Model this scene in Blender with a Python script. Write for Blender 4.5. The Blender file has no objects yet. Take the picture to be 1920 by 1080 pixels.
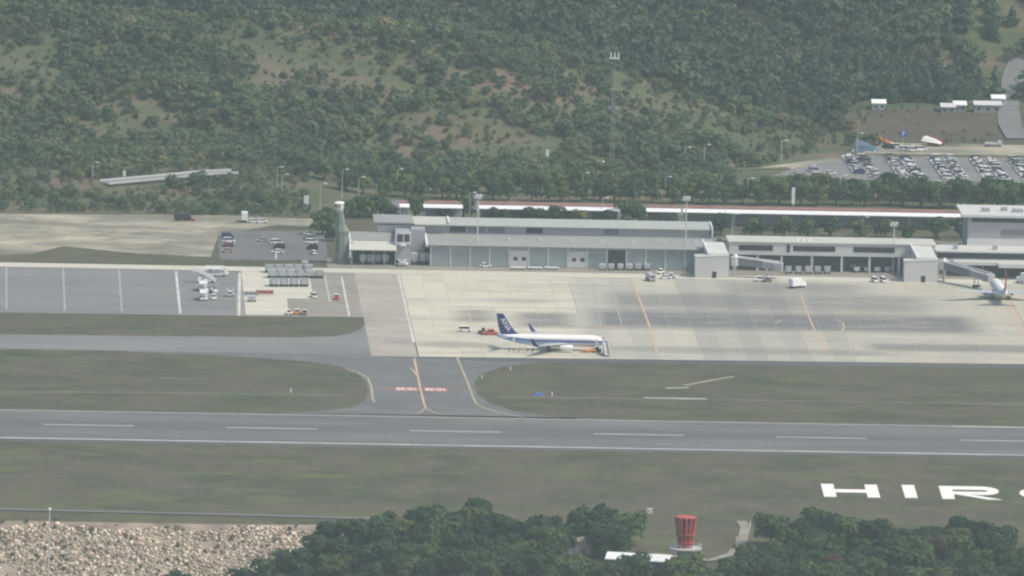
import bpy, math, random
import numpy as np
from math import sin, cos, pi, radians as R
from mathutils import Matrix, Vector

random.seed(7)
rng = np.random.default_rng(11)
sc = bpy.context.scene
COL = sc.collection

# ------------------------------------------------------------------ camera
F_PX, CAM = 22655.33, Vector((-25.273, -3901.618, 609.851))
AZ, DE, RO = R(2.60356), R(8.18948), R(1.38687)
_fw = Vector((sin(AZ) * cos(DE), cos(AZ) * cos(DE), -sin(DE)))
_rt = Vector((cos(AZ), -sin(AZ), 0))
_up = _rt.cross(_fw)
_r2 = _rt * cos(RO) + _up * sin(RO)
_u2 = _up * cos(RO) - _rt * sin(RO)
cd = bpy.data.cameras.new("camera")
cd.sensor_width = 36
cd.lens = 36 * F_PX / 1920
cd.clip_start = 50
cd.clip_end = 12000
cam = bpy.data.objects.new("camera", cd)
COL.objects.link(cam)
m = Matrix((_r2, _u2, -_fw)).transposed().to_4x4()
m.translation = CAM
cam.matrix_world = m
sc.camera = cam

# ------------------------------------------------------------------ sky, sun, exposure
SUN_EL, SUN_AZ = R(54), R(112)          # azimuth from +Y towards +X
w = bpy.data.worlds.new("World")
sc.world = w
w.use_nodes = True
nt = w.node_tree
bg = nt.nodes["Background"]
sky = nt.nodes.new("ShaderNodeTexSky")
sky.sky_type = 'NISHITA'
sky.sun_disc = False
sky.sun_elevation = SUN_EL
sky.sun_rotation = SUN_AZ
sky.dust_density = 3.0
sky.air_density = 1.0
nt.links.new(sky.outputs[0], bg.inputs[0])
bg.inputs[1].default_value = 0.10
sl = bpy.data.lights.new("sun", 'SUN')
sl.energy = 2.0
sl.angle = R(9)
sl.color = (1, 0.92, 0.79)
so = bpy.data.objects.new("sun", sl)
COL.objects.link(so)
sdir = Vector((sin(SUN_AZ) * cos(SUN_EL), cos(SUN_AZ) * cos(SUN_EL), sin(SUN_EL)))
so.rotation_euler = sdir.to_track_quat('Z', 'Y').to_euler()
sc.view_settings.view_transform = 'Standard'
sc.view_settings.look = 'None'
sc.view_settings.exposure = 0.72
sc.view_settings.gamma = 1
sc.view_settings.use_curve_mapping = False
sc.cycles.filter_width = 2.2
sc.cycles.max_bounces = 4
sc.cycles.diffuse_bounces = 2
sc.cycles.glossy_bounces = 2
sc.cycles.transparent_max_bounces = 6
HAZE_DENSITY = 0.000052


# ------------------------------------------------------------------ terrain
def sm(t):
    t = np.clip(t, 0, 1)
    return t * t * (3 - 2 * t)


def height(X, Y):
    X = np.asarray(X, float)
    Y = np.asarray(Y, float)
    z = np.zeros(np.broadcast(X, Y).shape)
    # bank that carries the letters, then the stony slope / the wood
    z = z - 0.087 * np.clip(-45 - Y, 0, 91)
    t = sm((X - 55) / 70)
    grade = 0.56 * (1 - t) + 0.12 * t
    z = z - grade * np.clip(-138 - Y, 0, 60) - 0.05 * np.clip(-198 - Y, 0, 200)
    # hill
    Rg = np.interp(X, [-100, 100, 140, 165, 200, 230, 255, 280, 300, 400], [42, 40, 38, 35, 29, 22, 13, 4, 0, 0])
    lotw = sm((X - 252) / 30)
    front = sm((Y - 612 - 92 * lotw) / (150 - 70 * lotw)) * Rg
    back = -0.38 * Rg * sm((Y - 765) / 45)
    right = sm((X - 300) / 25)
    bank = 8.5 * sm((Y - 748) / 32) * right
    start = 792 + 25 * right
    hill = 0.30 * np.clip(Y - start, 0, 420)
    left = 6 * sm((Y - 512) / 70) * (1 - sm((X - 90) / 45)) * (1 - sm((Y - 640) / 90))
    lump = sm((Y - 640) / 60) * (1 - sm((X - 258) / 20) * (1 - sm((Y - 745) / 60))) * (1 - right * (1 - sm((Y - 830) / 30)))
    n = 1.6 * np.sin(X * .071 + Y * .031) * np.sin(Y * .083 - X * .02) + 1.0 * np.sin(X * .17 + 1.3) * np.sin(Y * .13 + X * .05)
    return z + front + back + bank + hill + left + lump * n


def hz(x, y):
    return float(height(x, y))


def ray(px, py):
    return (_fw + _r2 * ((px - 960) / F_PX) + _u2 * ((540 - py) / F_PX))


def G(px, py, up=0.0):
    """Point of the terrain (raised by up) seen at a pixel of the 1920x1080 photograph."""
    d = ray(px, py)
    ts = np.arange(3300.0, 5400.0, 2.0)
    X, Y, Z = CAM.x + d.x * ts, CAM.y + d.y * ts, CAM.z + d.z * ts
    below = np.nonzero(Z < height(X, Y) + up)[0]
    i = below[0] if len(below) else len(ts) - 1
    a, b = ts[max(i - 1, 0)], ts[i]
    for _ in range(18):
        c = (a + b) / 2
        p = CAM + d * c
        if p.z < hz(p.x, p.y) + up:
            b = c
        else:
            a = c
    return CAM + d * b


def at(px, Y):
    """X of the point at depth Y (ground level) that shows in pixel column px, around mid image height."""
    p = G(px, 500)
    for _ in range(6):
        # project current guess and correct
        q = Vector((p.x, Y, 0)) - CAM
        zz = q.dot(_fw)
        xx = 960 + F_PX * q.dot(_r2) / zz
        p.x += (px - xx) * zz / F_PX
    return p.x


def proj(P):
    q = P - CAM
    zz = q.dot(_fw)
    return 960 + F_PX * q.dot(_r2) / zz, 540 - F_PX * q.dot(_u2) / zz


# ------------------------------------------------------------------ materials
def new_mat(name):
    mt = bpy.data.materials.new(name)
    mt.use_nodes = True
    t = mt.node_tree
    b = t.nodes["Principled BSDF"]
    return mt, t, b


def N(t, typ, **kw):
    n = t.nodes.new(typ)
    for k, v in kw.items():
        if hasattr(n, k):
            setattr(n, k, v)
        else:
            n.inputs[k].default_value = v
    return n


def c4(c):
    return (c[0], c[1], c[2], 1)


def noise(t, vec, scale, detail=4, stretch=None, rough=0.6):
    if stretch:
        mp = N(t, "ShaderNodeMapping")
        mp.inputs["Scale"].default_value = stretch
        t.links.new(vec, mp.inputs["Vector"])
        vec = mp.outputs[0]
    n = N(t, "ShaderNodeTexNoise")
    n.inputs["Scale"].default_value = scale
    n.inputs["Detail"].default_value = detail
    n.inputs["Roughness"].default_value = rough
    t.links.new(vec, n.inputs["Vector"])
    return n.outputs["Fac"]


def ramp(t, fac, stops):
    r = N(t, "ShaderNodeValToRGB")
    e = r.color_ramp.elements
    while len(e) > 1:
        e.remove(e[-1])
    e[0].position, e[0].color = stops[0][0], c4(stops[0][1])
    for p, c in stops[1:]:
        k = e.new(p)
        k.color = c4(c)
    t.links.new(fac, r.inputs[0])
    return r.outputs[0]


def mix(t, fac, a, b, mode='MIX'):
    x = N(t, "ShaderNodeMix", data_type='RGBA', blend_type=mode)
    for s, v in ((0, fac), (6, a), (7, b)):
        if hasattr(v, "links") or hasattr(v, "is_linked"):
            t.links.new(v, x.inputs[s])
        elif s == 0:
            x.inputs[0].default_value = v
        else:
            x.inputs[s].default_value = c4(v)
    return x.outputs[2]


def math_n(t, op, a, b=None, clamp=False):
    x = N(t, "ShaderNodeMath", operation=op, use_clamp=clamp)
    for i, v in enumerate((a, b)):
        if v is None:
            continue
        if hasattr(v, "is_linked"):
            t.links.new(v, x.inputs[i])
        else:
            x.inputs[i].default_value = v
    return x.outputs[0]


def mrange(t, v, a, b, c=0, d=1):
    x = N(t, "ShaderNodeMapRange", interpolation_type='SMOOTHSTEP')
    t.links.new(v, x.inputs[0])
    for i, k in enumerate((a, b, c, d)):
        x.inputs[1 + i].default_value = k
    return x.outputs[0]


def pos(t):
    return N(t, "ShaderNodeNewGeometry").outputs["Position"]


def paint(name, col, rough=0.5, var=0.12, scale=0.6, metallic=0.0, rand=0.0):
    """A plain surface with weathering in broad patches; rand varies it from object to object."""
    mt, t, b = new_mat(name)
    f = noise(t, pos(t), scale, 5)
    lo = tuple(c * (1 - var) for c in col)
    hi = tuple(min(1, c * (1 + var)) for c in col)
    c = ramp(t, f, [(0.3, lo), (0.7, hi)])
    if rand:
        r = N(t, "ShaderNodeObjectInfo").outputs["Random"]
        c = mix(t, 1.0, c, ramp(t, r, [(0, (1 - rand,) * 3), (1, (1, 1, 1))]), 'MULTIPLY')
    t.links.new(c, b.inputs["Base Color"])
    b.inputs["Roughness"].default_value = rough
    b.inputs["Metallic"].default_value = metallic
    return mt


def ground_mat(name, stops, scale, stretch=(1, 1, 1), fine=0.25, fine_scale=0.4, tint=None):
    mt, t, b = new_mat(name)
    P = pos(t)
    f = noise(t, P, scale, 6, stretch)
    c = ramp(t, f, stops)
    g = noise(t, P, fine_scale, 6, None, 0.75)
    c = mix(t, 1.0, c, ramp(t, g, [(0.3, (1 - fine,) * 3), (0.7, (1 + fine * .6,) * 3)]), 'MULTIPLY')
    if tint:
        h = noise(t, P, tint[0], 3, (0.5, 1.2, 1))
        c = mix(t, mrange(t, h, tint[2], tint[2] + 0.12), c, tint[1])
    t.links.new(c, b.inputs["Base Color"])
    b.inputs["Roughness"].default_value = 0.9
    b.inputs["Specular IOR Level"].default_value = 0.2
    return mt


def leaf_mat(name, a, bcol, attr=False):
    mt, t, b = new_mat(name)
    if attr:
        r = N(t, "ShaderNodeAttribute", attribute_name="tone").outputs["Fac"]
    else:
        r = N(t, "ShaderNodeObjectInfo").outputs["Random"]
    c = ramp(t, r, [(0, a), (0.55, tuple((x + y) / 2 for x, y in zip(a, bcol))), (0.9, bcol),
                    (1, (bcol[0] * 1.5, bcol[1] * 1.15, bcol[2]))])
    f = noise(t, pos(t), 0.5, 3)
    c = mix(t, 1.0, c, ramp(t, f, [(0.3, (0.7, 0.72, 0.75)), (0.7, (1.25, 1.25, 1.15))]), 'MULTIPLY')
    t.links.new(c, b.inputs["Base Color"])
    b.inputs["Roughness"].default_value = 0.7
    b.inputs["Specular IOR Level"].default_value = 0.2
    tl = N(t, "ShaderNodeBsdfTranslucent")
    t.links.new(c, tl.inputs["Color"])
    ms = N(t, "ShaderNodeMixShader")
    ms.inputs[0].default_value = 0.35
    t.links.new(b.outputs[0], ms.inputs[1])
    t.links.new(tl.outputs[0], ms.inputs[2])
    t.links.new(ms.outputs[0], t.nodes["Material Output"].inputs["Surface"])
    return mt


MT = {}
MT['grass'] = ground_mat("airfield_grass", [(0.3, (0.056, 0.072, 0.036)), (0.45, (0.080, 0.085, 0.048)), (0.57, (0.112, 0.098, 0.068)), (0.70, (0.088, 0.106, 0.046))],
                         0.07, (0.5, 0.8, 1), 0.34, 0.3, (0.09, (0.098, 0.112, 0.050), 0.54))
MT['grass_pale'] = ground_mat("pale_grass", [(0.3, (0.10, 0.12, 0.055)), (0.7, (0.16, 0.17, 0.075))], 0.05, (0.4, 1.6, 1), 0.2, 0.4)
MT['hill'] = ground_mat("hill_soil", [(0.35, (0.064, 0.092, 0.042)), (0.48, (0.092, 0.108, 0.054)), (0.57, (0.140, 0.118, 0.080)), (0.70, (0.205, 0.145, 0.105))],
                        0.028, (0.7, 1.1, 1), 0.3, 0.35)
MT['bank'] = ground_mat("brown_bank", [(0.3, (0.075, 0.068, 0.05)), (0.7, (0.115, 0.098, 0.072))], 0.06, (0.6, 1, 1.4), 0.3, 0.5)
MT['stone_soil'] = ground_mat("stony_soil", [(0.3, (0.16, 0.135, 0.105)), (0.7, (0.42, 0.35, 0.27))], 0.12, None or (1, 1, 1), 0.3, 1.2)
MT['dirt'] = ground_mat("tan_dirt", [(0.32, (0.17, 0.165, 0.125)), (0.48, (0.26, 0.245, 0.19)), (0.66, (0.46, 0.42, 0.31))], 0.055, (0.55, 0.9, 1), 0.25, 0.2, (0.06, (0.10, 0.115, 0.06), 0.60))
MT['dirt_grey'] = ground_mat("grey_dirt", [(0.3, (0.22, 0.205, 0.175)), (0.7, (0.32, 0.30, 0.255))], 0.06, (0.5, 1.5, 1), 0.15, 0.3)
MT['runway'] = ground_mat("runway_asphalt", [(0.3, (0.115, 0.120, 0.116)), (0.5, (0.145, 0.150, 0.145)), (0.62, (0.172, 0.176, 0.170)), (0.75, (0.21, 0.214, 0.206))], 0.04, (0.3, 1.6, 1), 0.13, 0.22)
_t = MT['runway'].node_tree
_b = _t.nodes["Principled BSDF"]
_src = _b.inputs["Base Color"].links[0].from_socket
_sx = N(_t, "ShaderNodeSeparateXYZ")
_P = pos(_t)
_t.links.new(_P, _sx.inputs[0])
_ay = math_n(_t, 'ABSOLUTE', _sx.outputs[1])
_rub = math_n(_t, 'MULTIPLY', mrange(_t, _ay, 3, 15, 1, 0), mrange(_t, noise(_t, _P, 0.05, 4, (0.12, 2.0, 1)), .3, .65, .25, .6))
_t.links.new(mix(_t, _rub, _src, (0.095, 0.10, 0.10)), _b.inputs["Base Color"])
MT['asphalt'] = ground_mat("taxiway_asphalt", [(0.3, (0.118, 0.121, 0.119)), (0.7, (0.178, 0.180, 0.176))], 0.06, (0.8, 1.0, 1), 0.13, 0.2)
MT['asphalt_pale'] = ground_mat("apron_asphalt", [(0.3, (0.172, 0.173, 0.170)), (0.7, (0.232, 0.230, 0.224))], 0.03, (0.5, 1.5, 1), 0.10, 0.2)
MT['asphalt_brown'] = ground_mat("worn_apron_asphalt", [(0.30, (0.22, 0.20, 0.175)), (0.42, (0.34, 0.315, 0.27)), (0.7, (0.43, 0.40, 0.34))], 0.045, (0.7, 1.3, 1), 0.14, 0.25)
MT['shoulder'] = ground_mat("dark_shoulder", [(0.3, (0.085, 0.092, 0.09)), (0.7, (0.125, 0.13, 0.125))], 0.04, (0.3, 2, 1), 0.12, 0.3)
MT['road'] = ground_mat("road_asphalt", [(0.3, (0.15, 0.152, 0.152)), (0.7, (0.20, 0.20, 0.198))], 0.05, (0.5, 1.5, 1), 0.1, 0.3)
MT['kerb_conc'] = ground_mat("pale_concrete_strip", [(0.3, (0.47, 0.45, 0.37)), (0.7, (0.60, 0.58, 0.48))], 0.04, (0.3, 2, 1), 0.1, 0.3)
MT['joint'] = paint("dark_joint", (0.38, 0.36, 0.29), 0.9)


def slab_mat():
    mt, t, b = new_mat("apron_concrete")
    P = pos(t)
    r = N(t, "ShaderNodeObjectInfo").outputs["Random"]
    base = ramp(t, r, [(0, (0.51, 0.48, 0.37)), (0.3, (0.54, 0.51, 0.395)), (0.7, (0.555, 0.525, 0.41)), (1, (0.575, 0.545, 0.425))])
    sx = N(t, "ShaderNodeSeparateXYZ")
    t.links.new(P, sx.inputs[0])
    x, y = sx.outputs[0], sx.outputs[1]
    # greyer concrete on the eastern stands
    east = mrange(t, x, 205, 235)
    base = mix(t, math_n(t, 'MULTIPLY', east, 0.6), base, (0.40, 0.38, 0.30))
    # pour strips of different age on the eastern half
    strip_i = math_n(t, 'FLOOR', math_n(t, 'DIVIDE', math_n(t, 'SUBTRACT', x, 128.6), 7.5))
    wn = N(t, "ShaderNodeTexWhiteNoise", noise_dimensions='1D')
    t.links.new(strip_i, wn.inputs["W"])
    sx0 = math_n(t, 'MULTIPLY', mrange(t, x, 186, 192), mrange(t, x, 240, 300, 1, .35))
    base = mix(t, math_n(t, 'MULTIPLY', math_n(t, 'MULTIPLY', sx0, wn.outputs["Value"]), .8), base, (0.30, 0.295, 0.265))
    smudge = noise(t, P, 0.11, 5, (0.6, 1.4, 1), 0.65)
    base = mix(t, mrange(t, smudge, 0.5, 0.75, 0, 0.45), base, (0.28, 0.265, 0.23))
    # long streaks of tyre rubber along the taxi lines
    streak = noise(t, P, 0.035, 5, (0.35, 3.2, 1))
    base = mix(t, mrange(t, streak, 0.48, 0.72, 0, 0.5), base, (0.25, 0.25, 0.24))

    def band(y0, y1, soft, x0, x1, amt):
        a = mrange(t, y, y0 - soft, y0 + soft)
        c = mrange(t, y, y1 - soft, y1 + soft, 1, 0)
        d = mrange(t, x, x0 - 6, x0 + 6)
        e = mrange(t, x, x1 - 8, x1 + 8, 1, 0)
        k = math_n(t, 'MULTIPLY', math_n(t, 'MULTIPLY', a, c), math_n(t, 'MULTIPLY', d, e))
        nn = noise(t, P, 0.07, 4, (0.5, 1.5, 1))
        k = math_n(t, 'MULTIPLY', k, mrange(t, nn, 0.25, 0.55, 0.6, 1))
        return math_n(t, 'MULTIPLY', k, amt)
    for a in ((240, 280, 9, 193, 326, 0.95), (286, 326, 14, 200, 312, 0.7), (196, 214, 5, 285, 345, 0.75),
              (238, 272, 4, 166, 186, 0.8), (246, 276, 4, 146, 158, 0.75), (328, 356, 9, 246, 292, 0.6),
              (186, 199, 4, 128, 156, 0.55), (184, 196, 4, 194, 290, 0.5), (216, 226, 4, 140, 165, .35), (292, 306, 5, 158, 178, .3)):
        base = mix(t, band(*a), base, (0.150, 0.150, 0.148))
    g = noise(t, P, 0.35, 5, (1, 1, 1), 0.7)
    base = mix(t, 1.0, base, ramp(t, g, [(0.3, (0.88,) * 3), (0.7, (1.06,) * 3)]), 'MULTIPLY')
    t.links.new(base, b.inputs["Base Color"])
    b.inputs["Roughness"].default_value = 0.85
    return mt


MT['slab'] = slab_mat()
MT['white'] = paint("white_paint", (0.80, 0.80, 0.78), 0.45, 0.05)
MT['mark_white'] = paint("white_marking", (0.52, 0.52, 0.50), 0.8, 0.25, 0.12)
MT['mark_faint'] = paint("worn_white_marking", (0.33, 0.335, 0.33), 0.85, 0.2, 0.12)
MT['mark_yellow'] = paint("yellow_marking", (0.35, 0.31, 0.21), 0.8, 0.2, 0.3)
MT['mark_orange'] = paint("orange_marking", (0.50, 0.35, 0.24), 0.8, 0.2, 0.2)
MT['mark_red'] = paint("red_marking", (0.45, 0.19, 0.15), 0.8, 0.15, 0.4)
MT['letter'] = paint("white_letter_paint", (0.80, 0.78, 0.74), 0.7, 0.05, 0.2)
MT['off_white'] = paint("off_white_cladding", (0.56, 0.56, 0.535), 0.6, 0.06, 0.15)
MT['cream'] = paint("cream_cladding", (0.50, 0.50, 0.44), 0.6, 0.06, 0.15)
MT['roof_grey'] = paint("grey_metal_roof", (0.29, 0.30, 0.285), 0.55, 0.08, 0.12)
MT['roof_pale'] = paint("pale_green_roof", (0.38, 0.41, 0.37), 0.55, 0.06, 0.12)
MT['wall_grey'] = paint("grey_wall", (0.33, 0.335, 0.35), 0.7, 0.08, 0.2)
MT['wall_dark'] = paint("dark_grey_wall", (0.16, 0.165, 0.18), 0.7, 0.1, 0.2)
MT['shutter'] = paint("teal_grey_shutter", (0.31, 0.36, 0.36), 0.55, 0.06, 0.3, rand=0.18)
MT['dark'] = paint("dark_opening", (0.03, 0.032, 0.04), 0.6, 0.1)
MT['glass'] = paint("dark_window_glass", (0.028, 0.028, 0.036), 0.45, 0.1)
MT['steel'] = paint("galvanised_steel", (0.42, 0.43, 0.44), 0.45, 0.08, 1.0)
MT['pole'] = paint("pale_pole_paint", (0.55, 0.56, 0.55), 0.5, 0.05)
MT['brown_red'] = paint("red_brown_roof", (0.25, 0.125, 0.10), 0.7, 0.25, 0.25)
MT['red'] = paint("red_paint", (0.55, 0.035, 0.03), 0.5, 0.1)
MT['drum_red'] = paint("shaded_red_mesh", (0.22, 0.03, 0.03), 0.7, 0.2)
MT['red_dull'] = paint("faded_red_paint", (0.46, 0.085, 0.075), 0.6, 0.12)
MT['orange'] = paint("orange_paint", (0.65, 0.26, 0.06), 0.5, 0.1)
MT['blue'] = paint("blue_paint", (0.03, 0.10, 0.38), 0.45, 0.08)
MT['blue_tarp'] = paint("blue_tarpaulin", (0.06, 0.13, 0.19), 0.6, 0.2, 0.8)
MT['navy'] = paint("navy_paint", (0.018, 0.030, 0.17), 0.4, 0.06)
MT['tyre'] = paint("black_rubber", (0.022, 0.022, 0.024), 0.8, 0.1)
MT['black'] = paint("black_paint", (0.02, 0.02, 0.025), 0.35, 0.1)
MT['silver'] = paint("silver_paint", (0.42, 0.44, 0.46), 0.35, 0.04)
MT['grey_car'] = paint("grey_paint", (0.16, 0.17, 0.19), 0.35, 0.05)
MT['darkred_car'] = paint("dark_red_paint", (0.22, 0.03, 0.035), 0.35, 0.05)
MT['tan_car'] = paint("beige_paint", (0.50, 0.36, 0.29), 0.4, 0.05)
MT['blue_car'] = paint("dark_blue_paint", (0.03, 0.055, 0.17), 0.35, 0.05)
MT['net'] = paint("grey_green_netting", (0.17, 0.20, 0.17), 0.8, 0.3, 0.5)
MT['container'] = paint("grey_container", (0.36, 0.39, 0.40), 0.5, 0.1, 0.5, rand=0.25)
MT['container_white'] = paint("white_container", (0.62, 0.64, 0.64), 0.5, 0.08, 0.5, rand=0.2)
MT['bark'] = paint("bark", (0.09, 0.07, 0.05), 0.9, 0.3, 2.0)
MT['rock'] = None
MT['leaf_dark'] = leaf_mat("dark_leaves", (0.028, 0.066, 0.036), (0.070, 0.122, 0.048))
MT['leaf_mid'] = leaf_mat("mid_green_leaves", (0.050, 0.095, 0.040), (0.100, 0.155, 0.055))
MT['leaf_bright'] = leaf_mat("bright_green_leaves", (0.085, 0.145, 0.045), (0.13, 0.185, 0.06))
MT['leaf_rust'] = leaf_mat("rusty_leaves", (0.095, 0.085, 0.045), (0.16, 0.10, 0.06))
MT['leaf_hill'] = leaf_mat("hillside_leaves", (0.074, 0.128, 0.070), (0.175, 0.205, 0.100), attr=True)
MT['leaf_scrub'] = leaf_mat("olive_scrub_leaves", (0.105, 0.140, 0.070), (0.180, 0.180, 0.100), attr=True)
MT['leaf_far'] = leaf_mat("far_forest_leaves", (0.054, 0.100, 0.070), (0.115, 0.165, 0.088), attr=True)


def rock_mat():
    mt, t, b = new_mat("slope_rock")
    r = N(t, "ShaderNodeAttribute", attribute_name="tone").outputs["Fac"]
    c = ramp(t, r, [(0, (0.10, 0.095, 0.08)), (0.25, (0.26, 0.21, 0.15)), (0.5, (0.52, 0.43, 0.33)), (0.85, (0.74, 0.64, 0.50)), (1, (0.42, 0.29, 0.20))])
    t.links.new(c, b.inputs["Base Color"])
    b.inputs["Roughness"].default_value = 0.9
    return mt


MT['rock'] = rock_mat()


# ------------------------------------------------------------------ mesh helpers
class MB:
    def __init__(self):
        self.v, self.f, self.mi = [], [], []

    def add(self, vs, fs, mi=0):
        o = len(self.v)
        self.v += [tuple(p) for p in vs]
        for f in fs:
            self.f.append(tuple(i + o for i in f))
            self.mi.append(mi)
        return self

    def box(self, x0, x1, y0, y1, z0, z1, mi=0):
        vs = [(x, y, z) for z in (z0, z1) for x, y in ((x0, y0), (x1, y0), (x1, y1), (x0, y1))]
        return self.add(vs, [(3, 2, 1, 0), (4, 5, 6, 7), (0, 1, 5, 4), (1, 2, 6, 5), (2, 3, 7, 6), (3, 0, 4, 7)], mi)

    def bev(self, x0, x1, y0, y1, z0, z1, c=0.1, mi=0):
        """Box with chamfered upper and vertical edges (32-sided feel for small vehicles)."""
        def ringpts(a, z):
            X0, X1, Y0, Y1 = x0 + a, x1 - a, y0 + a, y1 - a
            return [(X0 + c, Y0, z), (X1 - c, Y0, z), (X1, Y0 + c, z), (X1, Y1 - c, z), (X1 - c, Y1, z), (X0 + c, Y1, z), (X0, Y1 - c, z), (X0, Y0 + c, z)]
        rs = [ringpts(0, z0), ringpts(0, z1 - c), ringpts(c * .8, z1)]
        return self.loft(rs, mi)

    def loft(self, rings, mi=0, cap=True):
        o = len(self.v)
        n = len(rings[0])
        for r in rings:
            self.v += [tuple(p) for p in r]
        for k in range(len(rings) - 1):
            for i in range(n):
                j = (i + 1) % n
                self.f.append((o + k * n + i, o + k * n + j, o + (k + 1) * n + j, o + (k + 1) * n + i))
                self.mi.append(mi)
        if cap:
            self.f.append(tuple(o + i for i in reversed(range(n))))
            self.f.append(tuple(o + (len(rings) - 1) * n + i for i in range(n)))
            self.mi += [mi, mi]
        return self

    def prism(self, poly, y0, y1, mi=0):
        """Profile in x,z swept along y."""
        return self.loft([[(x, y0, z) for x, z in poly], [(x, y1, z) for x, z in poly]], mi)

    def prism_x(self, poly, x0, x1, mi=0):
        return self.loft([[(x0, y, z) for y, z in poly], [(x1, y, z) for y, z in poly]], mi)

    def flat(self, poly, z0, z1, mi=0):
        return self.loft([[(x, y, z0) for x, y in poly], [(x, y, z1) for x, y in poly]], mi)

    def tube(self, a, b, r0, r1=None, n=8, mi=0):
        a, b = Vector(a), Vector(b)
        r1 = r0 if r1 is None else r1
        d = (b - a).normalized()
        u = d.orthogonal().normalized()
        v = d.cross(u)
        rs = [[p + (u * cos(2 * pi * i / n) + v * sin(2 * pi * i / n)) * r for i in range(n)] for p, r in ((a, r0), (b, r1))]
        return self.loft(rs, mi)

    def sheet(self, poly, z, mi=0):
        return self.add([(x, y, z) for x, y in poly], [tuple(range(len(poly)))], mi)

    def mesh(self, name, mats):
        me = bpy.data.meshes.new(name)
        me.from_pydata(self.v, [], self.f)
        for mt in (mats if isinstance(mats, (list, tuple)) else [mats]):
            me.materials.append(mt)
        if any(self.mi):
            me.polygons.foreach_set("material_index", self.mi)
        me.update()
        return me


def ob(name, data, parent=None, loc=(0, 0, 0), rz=0.0, smooth=False):
    o = bpy.data.objects.new(name, data)
    COL.objects.link(o)
    o.location = loc
    if rz:
        o.rotation_euler = (0, 0, rz)
    if parent is not None:
        o.parent = parent
    if smooth and data is not None:
        data.polygons.foreach_set("use_smooth", [True] * len(data.polygons))
    return o


def part(name, mb, mat, parent, loc=(0, 0, 0), smooth=False):
    return ob(name, mb.mesh(name, mat), parent, loc, 0, smooth)


def tag(o, label=None, cat=None, group=None, kind=None):
    for k, v in (("label", label), ("category", cat), ("group", group), ("kind", kind)):
        if v:
            o[k] = v
    return o


def thing(name, label, cat, loc=(0, 0, 0), rz=0.0, group=None):
    return tag(ob(name, None, None, loc, rz), label, cat, group)


def struct(name, mb, mat, parent=None):
    o = ob(name, mb.mesh(name, mat), parent)
    if parent is None:
        o["kind"] = "structure"
    return o


KIDS = {}


def copy_tree(o, parent=None):
    c = o.copy()
    COL.objects.link(c)
    if parent is not None:
        c.parent = parent
    for ch in o.children:
        copy_tree(ch, c)
    return c


def dup(root, loc, rz, label, group=None, scale=None):
    c = copy_tree(root)
    c.location = loc
    c.rotation_euler = (0, 0, rz)
    if scale:
        c.scale = scale
    c["label"] = label
    if group:
        c["group"] = group
    return c


ORD = "first second third fourth fifth sixth seventh eighth ninth tenth eleventh twelfth thirteenth fourteenth fifteenth sixteenth seventeenth eighteenth nineteenth twentieth".split()


def nth(i):
    if i < 20:
        return ORD[i]
    t = ["", "", "twenty", "thirty", "forty", "fifty", "sixty", "seventy"][(i + 1) // 10]
    u = (i + 1) % 10
    return {20: "twentieth", 30: "thirtieth", 40: "fortieth", 50: "fiftieth", 60: "sixtieth"}.get(i + 1) or t + "-" + ORD[u - 1]


class Slot:
    """Builds the first of a kind, copies it for every further place."""
    def __init__(self, build):
        self.build, self.first = build, None

    def put(self, loc, rz, label, group=None, scale=None):
        if self.first is None:
            self.first = self.build()
            o = self.first
            o.location = loc
            o.rotation_euler = (0, 0, rz)
            if scale:
                o.scale = scale
            o["label"] = label
            if group:
                o["group"] = group
            return o
        return dup(self.first, loc, rz, label, group, scale)


# ------------------------------------------------------------------ the ground
def grid(name, xs, ys, mat, zoff=0.0, kind="structure"):
    X, Y = np.meshgrid(xs, ys)
    Z = height(X, Y) + zoff
    nx, ny = len(xs), len(ys)
    co = np.stack([X, Y, Z], -1).reshape(-1, 3)
    i = np.arange(ny - 1)[:, None] * nx + np.arange(nx - 1)[None, :]
    q = np.stack([i, i + 1, i + nx + 1, i + nx], -1).reshape(-1, 4)
    me = quads_mesh(name, co, q, mat)
    me.polygons.foreach_set("use_smooth", np.ones(len(q), bool))
    o = ob(name, me)
    o["kind"] = kind
    return o


def quads_mesh(name, co, q, mat, tone=None):
    me = bpy.data.meshes.new(name)
    k = q.shape[1]
    me.vertices.add(len(co))
    me.vertices.foreach_set("co", np.ascontiguousarray(co, np.float32).ravel())
    me.loops.add(q.size)
    me.loops.foreach_set("vertex_index", np.ascontiguousarray(q, np.int32).ravel())
    me.polygons.add(len(q))
    me.polygons.foreach_set("loop_start", np.arange(0, q.size, k, dtype=np.int32))
    me.polygons.foreach_set("loop_total", np.full(len(q), k, np.int32))
    me.update(calc_edges=True)
    if tone is not None:
        a = me.attributes.new("tone", 'FLOAT', 'FACE')
        a.data.foreach_set("value", np.ascontiguousarray(tone, np.float32))
    me.materials.append(mat)
    return me


def span(*segs):
    out = []
    for a, b, s in segs:
        out += list(np.arange(a, b, s))
    return np.array(out + [segs[-1][1]])


xs = span((-520, -60, 46), (-60, 480, 6), (480, 900, 42))
grid("airfield_ground", xs, span((-138, -36, 6), (-36, 510, 42)), MT['grass'])
grid("near_slope", xs, span((-4050, -450, 400), (-450, -204, 30), (-204, -138, 3)), MT['grass'])
grid("hill", xs, span((510, 1100, 5), (1100, 1560, 46)), MT['hill'])

# stony slope below the perimeter road, lower left
sx_ = span((-60, 96, 3))
grid("stony_slope", sx_, span((-200, -140, 3)), MT['stone_soil'], 0.05)


def px_poly(pts):
    return [(G(x, y).x, G(x, y).y) for x, y in pts]


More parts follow.
